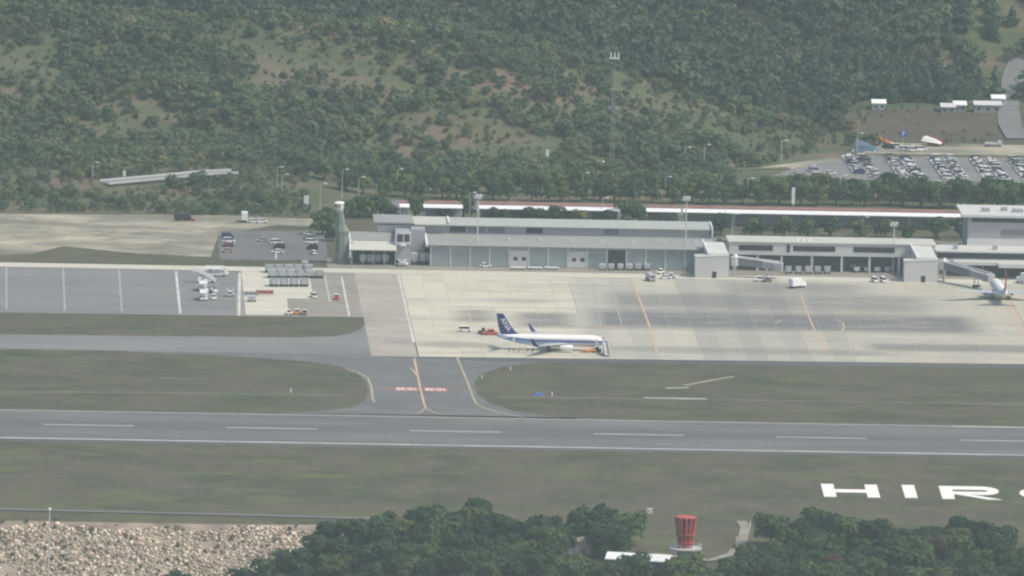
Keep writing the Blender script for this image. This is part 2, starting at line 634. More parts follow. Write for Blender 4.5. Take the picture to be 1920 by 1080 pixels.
# runway with its markings
XA, XB = -300, 700
rw = struct("runway", MB().sheet([(XA, -30.5), (XB, -30.5), (XB, 30.5), (XA, 30.5)], 0.05), MT['runway'])
struct("runway_shoulder", MB().sheet([(XA, -36), (XB, -36), (XB, 30.4), (XA, 30.4)], 0.03), MT['shoulder'])
for k in range(-3, 10):
    part("centreline_marking", MB().sheet([(k * 60, -0.55), (k * 60 + 29.6, -0.55), (k * 60 + 29.6, 0.55), (k * 60, 0.55)], 0.075), MT['mark_white'], rw)
for s in (-1, 1):
    for k in range(-4, 11):
        mt = MT['mark_white'] if (s < 0 or k > 4) else MT['mark_faint']
        part("edge_marking", MB().sheet([(k * 60, s * 29.5 - .75), (k * 60 + 59.7, s * 29.5 - .75), (k * 60 + 59.7, s * 29.5 + .75), (k * 60, s * 29.5 + .75)], 0.075), mt, rw)

# connecting taxiway between the two grass islands
leftb = px_poly([(240, 661), (380, 665), (480, 671), (560, 677), (600, 680.5), (640, 688), (670, 701), (686, 717), (691, 735), (684, 752), (662, 763), (620, 769), (560, 773)])
rightb = px_poly([(1100, 786.5), (1020, 780), (955, 768), (915, 754), (894, 738), (889, 718), (902, 702), (935, 690), (985, 682), (1060, 677)])
tw_poly = [(leftb[0][0], 166)] + leftb + [(leftb[-1][0] - 14, 33), (rightb[0][0] + 14, 33)] + rightb + [(rightb[-1][0], 166)]
tw = struct("taxiway", MB().sheet(tw_poly, 0.04), MT['asphalt'])
# parallel taxiway on the left, dark pavement edge along the right grass
struct("parallel_taxiway", MB().sheet([(XA, 162), (112.2, 165.8), (112.2, 236), (110.5, 226), (107, 215), (100, 207), (88, 203), (40, 200.5), (-14, 198), (XA, 198)], 0.055), MT['asphalt_pale'])
struct("apron_shoulder", MB().sheet([(rightb[-1][0] - 20, 154.5), (rightb[-1][0] + 30, 157), (XB, 170), (XB, 190), (112, 163)], 0.05), MT['shoulder'])


def strip(pts, w, z, along=True):
    """A painted line of width w through ground points."""
    mb = MB()
    L, Rr = [], []
    for i, p in enumerate(pts):
        a = Vector(pts[max(i - 1, 0)])
        b = Vector(pts[min(i + 1, len(pts) - 1)])
        d = (b - a).normalized()
        n = Vector((-d.y, d.x)) * w / 2
        L.append((p[0] + n.x, p[1] + n.y, z))
        Rr.append((p[0] - n.x, p[1] - n.y, z))
    k = len(pts)
    mb.add(L + Rr, [(i + 1, i, k + i, k + i + 1) for i in range(k - 1)])
    return mb


part("edge_line", strip(px_poly([(648, 692), (672, 699), (690, 709), (696, 724), (699, 748), (702, 755)]), 0.85, 0.075), MT['mark_yellow'], tw)
part("edge_line", strip(px_poly([(856, 668), (866, 692), (878, 720), (887, 745), (893, 757), (906, 764), (935, 774), (985, 783)]), 0.8, 0.075), MT['mark_yellow'], tw)
part("centre_line", strip(px_poly([(776.5, 672), (782, 698), (788, 728), (794, 752), (797.5, 764)]), 0.8, 0.075), MT['mark_orange'], tw)
part("lead_in_line", strip(px_poly([(770, 690), (776, 696), (783, 706)]), 0.6, 0.078), MT['mark_orange'], tw)
part("lead_out_line", strip(px_poly([(797.5, 764), (793, 771), (782, 776), (766, 777)]), 0.7, 0.078), MT['mark_yellow'], tw)
part("lead_out_line", strip(px_poly([(797.5, 764), (806, 770), (820, 776), (834, 778)]), 0.7, 0.078), MT['mark_yellow'], tw)
part("holding_line", strip([(111, 90.0), (143.5, 90.0)], 0.75, 0.078), MT['mark_red'], tw)
part("mandatory_panel", MB().sheet([(118.0, 86.2), (125.6, 86.2), (125.6, 93.8), (118.0, 93.8)], 0.085), MT['mark_red'], tw)
part("mandatory_panel", MB().sheet([(127.7, 86.2), (135.3, 86.2), (135.3, 93.8), (127.7, 93.8)], 0.085), MT['mark_red'], tw)


def lettering(txt, mat, parent, loc, size, rot, sx=1.0, extrude=0.0, name="lettering"):
    cu = bpy.data.curves.new(name, 'FONT')
    cu.body = txt
    cu.size = size
    cu.align_x = 'CENTER'
    cu.align_y = 'CENTER'
    cu.extrude = extrude
    cu.offset = 0.012 * size
    tmp = bpy.data.objects.new(name, cu)
    me = bpy.data.meshes.new_from_object(tmp)
    bpy.data.objects.remove(tmp)
    bpy.data.curves.remove(cu)
    me.materials.clear()
    me.materials.append(mat)
    o = bpy.data.objects.new(name, me)
    COL.objects.link(o)
    o.parent = parent
    o.location = loc
    o.rotation_euler = rot
    o.scale = (sx, 1, 1)
    return o


for x in (121.8, 131.5):
    lettering("10-28", MT['letter'], tw, (x, 90, 0.1), 6.6, (0, 0, pi), 0.46)

# apron: left asphalt, pads, worn asphalt, concrete slabs
la = struct("asphalt_apron", MB().sheet([(XA, 243), (67.5, 251.5), (70.9, 362.4), (XA, 362.4)], 0.055), MT['asphalt_pale'])
for px in (12, 120, 226):
    x = at(px, 305)
    part("stand_line", MB().sheet([(x - .3, 257), (x + .3, 257), (x + .3, 360), (x - .3, 360)], 0.075), MT['mark_faint'], la)
x = at(334, 305)
part("stand_line", MB().sheet([(x - .45, 254), (x + .45, 254), (x + .45, 358), (x - .45, 358)], 0.075), MT['mark_white'], la)
part("stand_line", MB().sheet([(68.4, 252), (69.4, 252), (71.7, 356), (70.7, 356)], 0.08), MT['mark_white'], la)
struct("equipment_yard", MB().sheet([(67.5, 251.5), (112.2, 253), (112.2, 362.4), (70.9, 362.4)], 0.057), MT['dirt_grey'])
struct("concrete_pad", MB().sheet([(71.3, 254.5), (86.3, 255.5), (86.6, 296), (96, 296), (96, 362), (71.9, 362)], 0.075), MT['kerb_conc'])
wa = struct("worn_apron", MB().sheet([(112.2, 163), (128, 163), (128, 362.4), (112.2, 362.4)], 0.057), MT['asphalt_brown'])
part("boundary_line", MB().sheet([(127.4, 196), (128.3, 196), (128.3, 361), (127.4, 361)], 0.08), MT['mark_white'], wa)
part("stand_line", MB().sheet([(107.0, 256), (107.7, 256), (107.7, 352), (107.0, 352)], 0.078), MT['mark_white'], wa)
part("stand_line", MB().sheet([(101.3, 290), (101.7, 290), (101.7, 352), (101.3, 352)], 0.078), MT['mark_white'], wa)
ks = struct("concrete_strip", MB().sheet([(XA, 362.4), (XB, 362.4), (XB, 374.5), (XA, 372)], 0.06), MT['kerb_conc'])
struct("frontage_road", MB().sheet([(103, 374.2), (XB, 374.5), (XB, 400), (103, 400)], 0.05), MT['dirt_grey'])

ap = struct("apron", MB().sheet([(128.4, 163.5), (XB, 183), (XB, 362.3), (128.4, 362.3)], 0.058), MT['joint'])
slab_cache = {}
x = 128.6
ysl = [163.8, 181, 202, 222, 242, 262, 282, 302, 322, 342, 362.2]
ncol = 0
while x < 366:
    for j in range(len(ysl) - 1):
        wx, wy = 7.5 - .16, ysl[j + 1] - ysl[j] - .25
        y0 = ysl[j]
        if j == 0:
            y0 = 163.8 + (x - 128.6) * 0.0345
            me = MB().box(0, wx, 0, ysl[1] - y0 - .25, -0.02, 0.03).mesh("concrete_slab", MT['slab'])
        else:
            me = slab_cache.get(round(wy, 3))
            if me is None:
                me = slab_cache[round(wy, 3)] = MB().box(0, wx, 0, wy, -0.02, 0.03).mesh("concrete_slab", MT['slab'])
        if ncol < 30:
            ob("concrete_slab", me, ap, (x, y0, 0.055))
    ncol += 1
    x += 7.5
rest = MB()
while x < XB - 10:
    rest.box(x, x + 7.34, 186, 362, 0.035, 0.085)
    x += 7.5
r_ = part("concrete_slab", rest, MT['slab'], ap)
r_["kind"] = "stuff"


def apron_line(pxs, wdt, mat, name="lead_in_line"):
    part(name, strip(px_poly(pxs), wdt, 0.105), mat, ap)


apron_line([(1185, 528), (1200, 564), (1214, 600), (1221, 622), (1232, 660)], 0.7, MT['mark_orange'])
apron_line([(1502, 552), (1512, 583), (1526, 616), (1545, 660)], 0.6, MT['mark_orange'])
apron_line([(1884, 556), (1904, 598), (1921, 640), (1935, 672)], 0.75, MT['mark_orange'])
apron_line([(1890, 556), (1914, 598), (1932, 640)], 0.6, MT['mark_yellow'])
for px0, px1 in ((1068, 1092), (1112, 1128), (1145, 1168)):
    apron_line([(px0, 530), (px1, 617)], 0.45, MT['mark_faint'], "stand_line")
apron_line([(862, 662), (1000, 660), (1180, 662), (1400, 664), (1700, 668), (1900, 672)], 0.5, MT['mark_faint'], "apron_edge_line")
apron_line([(876, 576), (884, 606)], 0.5, MT['mark_orange'], "stand_line")
apron_line([(1115, 614), (1150, 613), (1162, 617)], 1.4, MT['mark_orange'], "stop_marking")
apron_line([(1455, 606), (1463, 601), (1478, 600)], 0.6, MT['mark_orange'], "turn_line")
apron_line([(1565, 600), (1580, 605), (1583, 614), (1576, 624)], 0.6, MT['mark_orange'], "turn_line")
apron_line([(1590, 640), (1600, 646), (1600, 656), (1590, 668)], 0.6, MT['mark_faint'], "turn_line")

# left grass island's grey service verge is the grass itself; dirt lot and parking behind the strip
struct("dirt_lot", MB().sheet(px_poly([(-40, 480), (60, 476), (120, 462), (260, 476), (395, 482), (410, 440), (520, 422), (606, 428), (612, 412), (420, 404), (-40, 401)]), 0.06), MT['dirt'])
lp = struct("small_car_park", MB().sheet([(64.5, 390), (103.5, 392), (104.5, 468), (65.5, 464)], 0.08), MT['asphalt'])
part("bay_line", MB().sheet([(84.6, 392), (85.2, 392), (86.6, 440), (86.0, 440)], 0.1), MT['mark_white'], lp)
struct("landside_road", MB().sheet([(120, 452), (XB, 452), (XB, 470), (120, 470)], 0.06), MT['road'])
struct("terminal_road", MB().sheet([(112, 528), (XB, 528), (XB, 556), (112, 556)], 0.06), MT['road'])
struct("car_park", MB().sheet([(277, 636), (300, 690), (316, 704), (560, 716), (560, 636)], 0.06), MT['asphalt_pale'])
struct("tan_track", MB().sheet(px_poly([(1480, 318), (1560, 303), (1640, 296), (1640, 290), (1560, 296), (1400, 318)]), 0.12), MT['dirt'])
struct("gravel_yard", MB().sheet([(318, 712), (560, 722), (560, 746), (330, 745)], 0.07), MT['dirt'])

# bank and plateau, upper right, and the road that winds up
grid("brown_bank", span((322, 560, 6)), span((749, 784, 3.5)), MT['bank'], 0.12)
pts = [G(1908, 262), G(1893, 235), G(1888, 205), G(1894, 165), G(1906, 130), G(1925, 100)]


def road_on_terrain(name, pts, wdt, mat, lift=0.35):
    mb = MB()
    cen = []
    for i in range(len(pts) - 1):
        for k in range(6):
            cen.append(pts[i].lerp(pts[i + 1], k / 6))
    cen.append(pts[-1])
    vs = []
    for i, p in enumerate(cen):
        d = (cen[min(i + 1, len(cen) - 1)] - cen[max(i - 1, 0)])
        n = Vector((-d.y, d.x, 0)).normalized() * wdt / 2
        for s in (-1, 1):
            vs.append((p.x + n.x * s, p.y + n.y * s, hz(p.x, p.y) + lift))
    mb.add(vs, [(2 * i, 2 * i + 1, 2 * i + 3, 2 * i + 2) for i in range(len(cen) - 1)])
    return struct(name, mb, mat)


road_on_terrain("hill_road", pts, 9, MT['road'], 0.6)
road_on_terrain("hill_track", [G(800, 306), G(1000, 309), G(1200, 314), G(1400, 318), G(1480, 316)], 5, MT['grass_pale'], 0.3)
road_on_terrain("perimeter_road", [G(-60, 953), G(150, 958), G(400, 964), G(660, 971), G(760, 974)], 4.2, MT['road'], 0.12)
road_on_terrain("ridge_clearing", [G(735, 76), G(770, 78), G(800, 82), G(835, 88)], 12, MT['dirt'], 0.4)
road_on_terrain("clearing_path", [G(1225, 1040), G(1330, 1052), G(1372, 1040), G(1392, 1015), G(1398, 990), G(1390, 978)], 3.2, MT['dirt_grey'], 0.25)

# thin concrete lines in the grass
for pl, nm in (([(-40, 735), (300, 736), (640, 741)], 0), ([(930, 744), (1210, 748), (1500, 752), (1960, 759)], 0), ([(1208, 746), (1325, 748)], 1),
               ([(1248, 728), (1292, 727)], 1), ([(1283, 723), (1330, 714), (1376, 706)], 2), ([(300, 709), (390, 710)], 0)):
    q = px_poly(pl)
    struct("cable_duct", strip(q, (0.6, 1.5, 1.5)[nm], 0.06), (MT['mark_faint'], MT['mark_white'], MT['mark_yellow'])[nm])


# ------------------------------------------------------------------ letters on the bank
def letter(ch, polys, px, py, label):
    """polys in letter units (metres along the runway, metres up the slope)."""
    o = G(px, py)
    mb = MB()
    for poly in polys:
        top = [(o.x + u, o.y + v, hz(o.x + u, o.y + v) + 0.22) for u, v in poly]
        bot = [(x, y, z - 0.3) for x, y, z in top]
        mb.loft([bot, top])
    e = ob("ground_letter", mb.mesh("ground_letter", MT['letter']))
    return tag(e, label, "letter", "white name letters on the grass bank")


LH = 16.6
S = 4.05


def rect(a, b, c, d):
    return [(a, c), (b, c), (b, d), (a, d)]


letter("H", [rect(0, S, 0, LH), rect(14.0, 14.0 + S, 0, LH), rect(S, 14.0, 6.1, 9.9)], 1545, 932, "white letter H lying on the grass bank, leftmost of the name")
letter("I", [rect(0, S, 0, LH)], 1697, 934, "white letter I, a plain upright bar, on the grass bank")


def arc(cx, cy, rx, ry, a0, a1, n=12):
    return [(cx + rx * cos(R(a0 + (a1 - a0) * i / n)), cy + ry * sin(R(a0 + (a1 - a0) * i / n))) for i in range(n + 1)]


Rp = [rect(0, S, 0, LH), rect(S, 13.4, LH - 4.2, LH), rect(S, 13.4, 6.0, 9.6),
      [(4.9, 6.0), (9.5, 6.0), (19.0, 0), (14.2, 0)]]
oa, ia = arc(13.4, 11.3, 5.6, 5.3, -90, 90, 10), arc(13.4, 11.0, 2.0, 1.4, -90, 90, 10)
for i in range(10):
    Rp.append([oa[i], oa[i + 1], ia[i + 1], ia[i]])
letter("R", Rp, 1767, 936, "white letter R on the grass bank, near the right edge")
oa, ia = arc(9.5, LH / 2, 9.5, LH / 2, 0, 360, 24), arc(9.5, LH / 2, 5.2, 4.4, 0, 360, 24)
letter("O", [[oa[i], oa[i + 1], ia[i + 1], ia[i]] for i in range(24)], 1915, 938, "white letter O on the grass bank, cut off by the right edge")


# ------------------------------------------------------------------ trees
def clump_arrays(r, n, lobes, size, flat=0.75):
    """Leaf-sized bent faces on the shells of several lobes: (centre xyz, radius xyz)."""
    per = np.array([l[3] * l[4] for l in lobes])
    per = per / per.sum()
    idx = r.choice(len(lobes), n, p=per)
    L = np.array([l[:3] for l in lobes])[idx]
    Rd = np.array([[l[3], l[3], l[4]] for l in lobes])[idx]
    d = r.normal(size=(n, 3))
    d[:, 2] = np.where(d[:, 2] < -0.35, -d[:, 2], d[:, 2])
    d /= np.linalg.norm(d, axis=1, keepdims=True)
    rad = r.uniform(0.72, 1.06, (n, 1))
    c = L + d * Rd * rad
    nn = d + r.normal(size=(n, 3)) * 0.32
    nn /= np.linalg.norm(nn, axis=1, keepdims=True)
    a = np.cross(nn, r.normal(size=(n, 3)))
    a /= np.linalg.norm(a, axis=1, keepdims=True)
    b = np.cross(nn, a)
    s = r.uniform(0.6, 1.3, (n, 1)) * size
    t = r.uniform(0.55, 1.0, (n, 1)) * s
    q = np.stack([c - a * s - b * t * .4, c + a * s * .2 - b * t, c + a * s + b * t * .4, c - a * s * .2 + b * t], 1)
    return q.reshape(-1, 3)


def broad_lobes(r, h, rad, k):
    out = [(0, 0, h * .60, rad * .66, h * .36)]
    for i in range(k):
        a = 2 * pi * i / k + r.uniform(-.4, .4)
        q = rad * r.uniform(.40, .70)
        zz = (.30, .52, .72)[i % 3] + r.uniform(-.06, .08)
        out.append((q * cos(a), q * sin(a), h * zz, rad * r.uniform(.38, .55), h * r.uniform(.16, .24)))
    return out


def cone_lobes(r, h, rad, k):
    out = []
    for i in range(k):
        f = i / (k - 1)
        q = rad * (1 - f) * .35
        a = r.uniform(0, 2 * pi)
        out.append((q * cos(a), q * sin(a), h * (.22 + .70 * f), rad * (1.0 - .82 * f), h * .12))
    return out


def core_quads(lobes):
    return None


def trunk_mb(r, h, rad):
    mb = MB()
    b = rad * .055 + .05
    lean = Vector((r.uniform(-.3, .3), r.uniform(-.3, .3), 0))
    mid = Vector((0, 0, h * .4)) + lean
    mb.tube((0, 0, -0.6), mid, b * 1.5, b, 7)
    mb.tube(mid, Vector((0, 0, h * .8)) + lean, b, b * .35, 6)
    for i in range(4):
        a = 2 * pi * i / 4 + r.uniform(-.5, .5)
        q = rad * r.uniform(.45, .65)
        mb.tube(mid - Vector((0, 0, h * .06 * (i % 2))), (q * cos(a), q * sin(a), h * r.uniform(.5, .7)), b * .6, b * .2, 5)
    return mb


def tree_proto(name, seed, h, rad, n, size, lobes_fn, k, leaf):
    r = np.random.default_rng(seed)
    lob = lobes_fn(r, h, rad, k)
    co = clump_arrays(r, n, lob, size)
    cm = quads_mesh("crown", co, np.arange(len(co)).reshape(-1, 4), MT[leaf])
    tm = trunk_mb(r, h, rad).mesh("trunk", MT['bark'])
    return name, cm, tm


def place_tree(proto, loc, rz, s, label, group):
    name, cm, tm = proto
    t = thing(name, label, "tree", loc, rz, group)
    t.scale = (s[0], s[0], s[1])
    ob("trunk", tm, t)
    ob("crown", cm, t)
    return t


WOOD = [tree_proto("broadleaf_tree", 40 + i, 9.5, 5.2, 900, 0.58, broad_lobes, 10, 'leaf_dark' if i < 4 else 'leaf_mid' if i < 6 else 'leaf_rust') for i in range(7)]
BELT = [tree_proto("avenue_tree", 60 + i, 8.4, 4.2, 520, 0.58, broad_lobes, 8, ('leaf_mid', 'leaf_mid', 'leaf_bright', 'leaf_bright')[i]) for i in range(4)]
SMALL = [tree_proto("garden_tree", 80 + i, 6.0, 3.1, 380, 0.50, broad_lobes, 7, ('leaf_mid', 'leaf_dark', 'leaf_bright')[i]) for i in range(3)]


def inside(p, poly):
    x, y = p
    c = False
    n = len(poly)
    for i in range(n):
        x0, y0 = poly[i]
        x1, y1 = poly[(i + 1) % n]
        if (y0 > y) != (y1 > y) and x < (x1 - x0) * (y - y0) / (y1 - y0) + x0:
            c = not c
    return c


WOOD_A = [(250, 1120), (300, 1092), (380, 1078), (450, 1066), (545, 1046), (570, 1014), (610, 990), (690, 976), (770, 968), (830, 956), (890, 957), (950, 974), (1000, 986), (1045, 974),
          (1090, 964), (1140, 974), (1180, 984), (1238, 986), (1248, 1000), (1180, 1006), (1100, 1006), (1060, 1022), (1062, 1050), (1100, 1057), (1130, 1062),
          (1200, 1067), (1262, 1069), (1330, 1070), (1372, 1058), (1402, 1034), (1418, 1006), (1450, 982), (1540, 972), (1600, 976), (1690, 992), (1760, 984), (1810, 986), (1850, 990), (1935, 1016),
          (1960, 1130), (300, 1130)]
wood = []
r = np.random.default_rng(5)
yy = -100.0
row = 0
while yy > -222:
    xx = 30 + (row % 2) * 4.4
    while xx < 325:
        X, Y = xx + r.uniform(-2.2, 2.2), yy + r.uniform(-2.0, 2.0)
        s = r.uniform(0.68, 1.25)
        Z = hz(X, Y)
        if inside(proj(Vector((X, Y, Z + 6.0 * s))), WOOD_A):
            wood.append((row, X, Y, Z, s))
        xx += 8.9
    yy -= 8.2
    row += 1
rows = sorted({w_[0] for w_ in wood})
n_wood = len(wood)
for rw_i in rows:
    rr = sorted([w_ for w_ in wood if w_[0] == rw_i], key=lambda a: a[1])
    for i, (_, X, Y, Z, s) in enumerate(rr):
        k = int(r.choice(6, p=[.2, .2, .2, .16, .14, .1]))
        if X > 240 and r.uniform() < .07:
            k = 6
        tone = "dark green" if k < 4 else "mid green" if k < 6 else "rusty brown"
        rn = rows.index(rw_i)
        place_tree(WOOD[k], (X, Y, Z), r.uniform(0, 6.28), (s, s * r.uniform(.9, 1.2)),
                   f"{tone} tree, {nth(i)} from left in {nth(rn)} row back-to-front of foreground wood", "trees of the foreground wood")

# belt of trees between the terminal road and the hill
belt = []
for bi, (Y, x0, x1, stp) in enumerate(((562, 116, 424, 6.7), (581, 100, 424, 6.9))):
    X = x0
    k = 0
    while X < x1:
        x_, y_ = X + r.uniform(-1.6, 1.6), Y + r.uniform(-3, 3)
        pi_ = int(r.choice(4, p=[.4, .35, .15, .1])) if bi == 0 else int(r.choice(4, p=[.5, .45, .05, 0]))
        s = r.uniform(.78, 1.15) * (1.14 if X > 272 else 1.0)
        place_tree(BELT[pi_], (x_, y_, hz(x_, y_)), r.uniform(0, 6.28), (s, s * r.uniform(.85, 1.1)),
                   f"{('mid green', 'mid green', 'bright green', 'bright green')[pi_]} roadside tree, {nth(k)} from left in the {('front', 'rear')[bi]} row below the hill", "trees along the road below the hill")
        X += stp
        k += 1

# single trees around the terminal buildings
spots = [(623, 452, 1, .75), (604, 440, 0, 1.3), (616, 428, 1, 1.2), (655, 408, 2, 1.0), (672, 404, 0, 1.15), (690, 408, 2, 1.0), (712, 406, 0, 1.2), (735, 410, 0, .8), (778, 408, 1, 1.25), (833, 414, 1, .8), (868, 408, 1, 1.2), (925, 417, 1, .9), (948, 418, 0, .8),
         (992, 420, 1, 1.0), (1012, 419, 1, .9), (1038, 419, 1, 1.05), (1088, 421, 2, .85), (1140, 422, 1, .9), (1178, 420, 1, 1.4), (1198, 421, 0, 1.1), (1256, 424, 0, .7),
         (1352, 440, 1, 1.25), (1410, 443, 0, 1.05), (1428, 443, 1, 1.0), (1470, 444, 0, 1.15), (1514, 446, 2, 1.1), (1558, 445, 1, 1.2), (1612, 446, 0, 1.0), (1660, 446, 1, 1.1), (1700, 449, 0, .85),
         (1757, 447, 1, 1.25), (1803, 446, 1, 1.2)]
for i, (px, py, k, s) in enumerate(spots):
    p = G(px, py)
    nm = ("mid green", "dark green", "yellow green")[k]
    place_tree(SMALL[k], p, r.uniform(0, 6.28), (s * 1.25, s * 1.12), f"{nm} small tree, {nth(i)} from left in the row behind the cargo and pier roofs", "trees behind the airport buildings")
for i_, (a_, b_, Yh, lab_) in enumerate(((1345, 1805, 446, "long low green hedge behind the pier roof"), (842, 1160, 470, "low green hedge between the cargo roof and the long walkway roof"))):
    xa_, xb_ = at(a_, Yh), at(b_, Yh)
    nb_ = int((xb_ - xa_) / 1.6)
    lob_ = [(xa_ + (xb_ - xa_) * (q_ + .5) / nb_ + r.uniform(-.3, .3), Yh + r.uniform(-.5, .5), 1.2 + r.uniform(-.2, .3), 1.25, 1.2 + r.uniform(-.2, .4)) for q_ in range(nb_)]
    hc_ = clump_arrays(r, nb_ * 42, lob_, .42)
    hd_ = ob("hedge", quads_mesh("hedge", hc_, np.arange(len(hc_)).reshape(-1, 4), MT['leaf_mid']))
    tag(hd_, lab_, "hedge", "hedges behind the airport buildings")
n_single = n_wood + len(spots) + 83
print("trees", n_wood, len(spots))


ROADP = [G(*q_) for q_ in ((196, 346), (262, 340), (330, 334), (390, 328), (440, 326))]


def on_road(X, Y):
    if not ROADP[0].x - 3 < X < ROADP[-1].x + 2:
        return False
    yr = float(np.interp(X, [p_.x for p_ in ROADP], [p_.y for p_ in ROADP]))
    return yr - 10 < Y < yr + 6


# hillside wood: nobody could count it
def noise2(X, Y, s):
    return (np.sin(X / s + 1.7 * np.sin(Y / s * .7)) + np.sin(Y / s * 1.3 + 1.1 * np.sin(X / s * .9 + 2)) + np.sin((X + Y) / s * .6 + .5)) / 3


def forest(name, seeds, x0, x1, y0, y1, step, hmin, hmax, mat, keep, n, size, cone=0.0):
    r = np.random.default_rng(seeds)
    protos = []
    for i in range(8):
        if r.uniform() < cone:
            lob = cone_lobes(r, 1.0, 0.36, 6)
        else:
            lob = broad_lobes(r, 1.0, r.uniform(.48, .66), 6)
        protos.append(clump_arrays(r, n, lob, size))
    cos_, tones = [], []
    for yv in np.arange(y0, y1, step):
        for xv in np.arange(x0, x1, step):
            X, Y = xv + r.uniform(-.6, .6) * step, yv + r.uniform(-.6, .6) * step
            kp = keep(X, Y)
            if r.uniform() > kp:
                continue
            h = r.uniform(hmin, hmax) * (0.7 + 0.35 * kp) * (1 + .3 * noise2(X + 60, Y, 15))
            a = r.uniform(0, 6.28)
            p = protos[int(r.integers(8))] * h
            c, s = cos(a), sin(a)
            q = np.stack([p[:, 0] * c - p[:, 1] * s + X, p[:, 0] * s + p[:, 1] * c + Y, p[:, 2] + hz(X, Y) - .12 * h], 1)
            cos_.append(q)
            tones.append(np.full(len(q) // 4, np.clip(r.beta(1.3, 2.2) + .28 * noise2(X, Y, 19), 0, 1)))
    co = np.concatenate(cos_)
    me = quads_mesh(name, co, np.arange(len(co)).reshape(-1, 4), mat, np.concatenate(tones))
    o = ob(name, me)
    o["kind"] = "stuff"
    print(name, len(cos_), len(co) // 4)
    return o


def keep_spur(X, Y):
    if on_road(X, Y):
        return 0.0
    if X > 262 and Y < 735 and (X > 275 or Y < 712):
        if X > 300 or Y < 640 + (X - 262) * 1.9:
            return 0.0
    if Y > 745 and X > 318:
        return 0.0
    nz = noise2(X, Y, 17) * .55 + noise2(X + 40, Y * 1.4, 7) * .45
    k = 0.60 + 1.0 * nz
    if X > 222 and Y > 655:
        k -= .38
    if Y < 640:
        k = 0.85
    return float(np.clip(k, 0.06, 0.97))


def keep_back(X, Y):
    if X > 318 and Y < 800:
        return 0.0
    if X > 372 and Y < 1000:
        # beside the hill road
        return 0.25
    return 0.9


def keep_left(X, Y):
    # terraces left of the belt: shrubs in strips
    if X > 100:
        return 0.0
    if on_road(X, Y):
        return 0.02
    nz = noise2(X, Y * 1.8, 9)
    if Y < 560:
        return float(np.clip(.36 + .75 * nz, 0.05, .92))
    return float(np.clip(.62 + .55 * nz, .15, .97))


forest("hillside_shrubs", 21, -45, 330, 600, 790, 4.7, 3.6, 7.6, MT['leaf_hill'], keep_spur, 190, 0.098)
forest("hillside_scrub", 26, -45, 330, 600, 800, 3.9, 1.0, 2.6, MT['leaf_scrub'], lambda X, Y: 0.62 if keep_spur(X, Y) > 0 else 0.0, 60, 0.17)
forest("bank_scrub", 28, 322, 440, 750, 812, 3.2, 0.7, 2.4, MT['leaf_scrub'], lambda X, Y: float(np.clip(.18 + .4 * noise2(X, Y, 8), .03, .6)) if X < at(1870, 780) else 0.0, 50, 0.17)
forest("terrace_scrub", 27, -45, 112, 508, 612, 3.0, 0.8, 2.0, MT['leaf_scrub'], lambda X, Y: .55 * float(keep_left(X, Y) > .03), 50, 0.17)
forest("far_hill_wood", 22, -50, 470, 790, 990, 6.4, 7.5, 13, MT['leaf_far'], keep_back, 170, 0.088, 0.45)
forest("terrace_shrubs", 23, -45, 112, 508, 612, 4.2, 2.2, 5.6, MT['leaf_hill'], keep_left, 170, 0.098)

# scrub on the stony slope and along the perimeter
forest("slope_scrub", 24, -30, 95, -190, -139, 3.2, 0.9, 2.6, MT['leaf_hill'], lambda X, Y: float(np.clip(.20 + .5 * noise2(X, Y * 1.5, 7), .03, .75)) if Y < -144 else .3, 50, 0.15)


def rocks():
    r = np.random.default_rng(31)
    base = []
    for i in range(8):
        v = np.array([(-1, -1, -1), (1, -1, -1), (1, 1, -1), (-1, 1, -1), (-.7, -.7, .8), (.7, -.7, .8), (.7, .7, .8), (-.7, .7, .8)], float)
        v += r.uniform(-.38, .38, v.shape)
        base.append(v)
    fq = np.array([(3, 2, 1, 0), (4, 5, 6, 7), (0, 1, 5, 4), (1, 2, 6, 5), (2, 3, 7, 6), (3, 0, 4, 7)])
    cs, fs, tn = [], [], []
    k = 0
    for Y in np.arange(-188, -140.5, .74):
        for X in np.arange(-34, 92, .98):
            x_, y_ = X + r.uniform(-.55, .55), Y + r.uniform(-.45, .45)
            if noise2(x_ * 1.1 + 9, y_ * 1.8, 4.5) < -.42 and r.uniform() < .6 or y_ > -142.5 + 2.2 * noise2(x_, 3, 5):
                continue
            s = r.uniform(.16, .36) * r.choice([1, 1.3, 1.9]) * np.array([r.uniform(.8, 1.4), r.uniform(.7, 1.1), r.uniform(.6, 1.0)])
            a = r.uniform(0, 6.28)
            v = base[int(r.integers(8))] * s
            q = np.stack([v[:, 0] * cos(a) - v[:, 1] * sin(a) + x_, v[:, 0] * sin(a) + v[:, 1] * cos(a) + y_, v[:, 2] + hz(x_, y_) + .2], 1)
            cs.append(q)
            fs.append(fq + k)
            tn.append(np.full(6, np.clip(r.beta(1.6, 1.6) + .15 * noise2(x_, y_ * 1.4, 6), 0, 1)))
            k += 8
    me = quads_mesh("loose_rocks", np.concatenate(cs), np.concatenate(fs), MT['rock'], np.concatenate(tn))
    o = ob("loose_rocks", me)
    o["kind"] = "stuff"


rocks()


# ------------------------------------------------------------------ vehicles
def wheels(parent, xs_, halfw, r_=.33, wdt=.22):
    me = MB().tube((0, -wdt / 2, 0), (0, wdt / 2, 0), r_, r_, 10).mesh("wheel", MT['tyre'])
    for x in xs_:
        for s in (-1, 1):
            ob("wheel", me, parent, (x, s * (halfw - wdt / 2), r_))


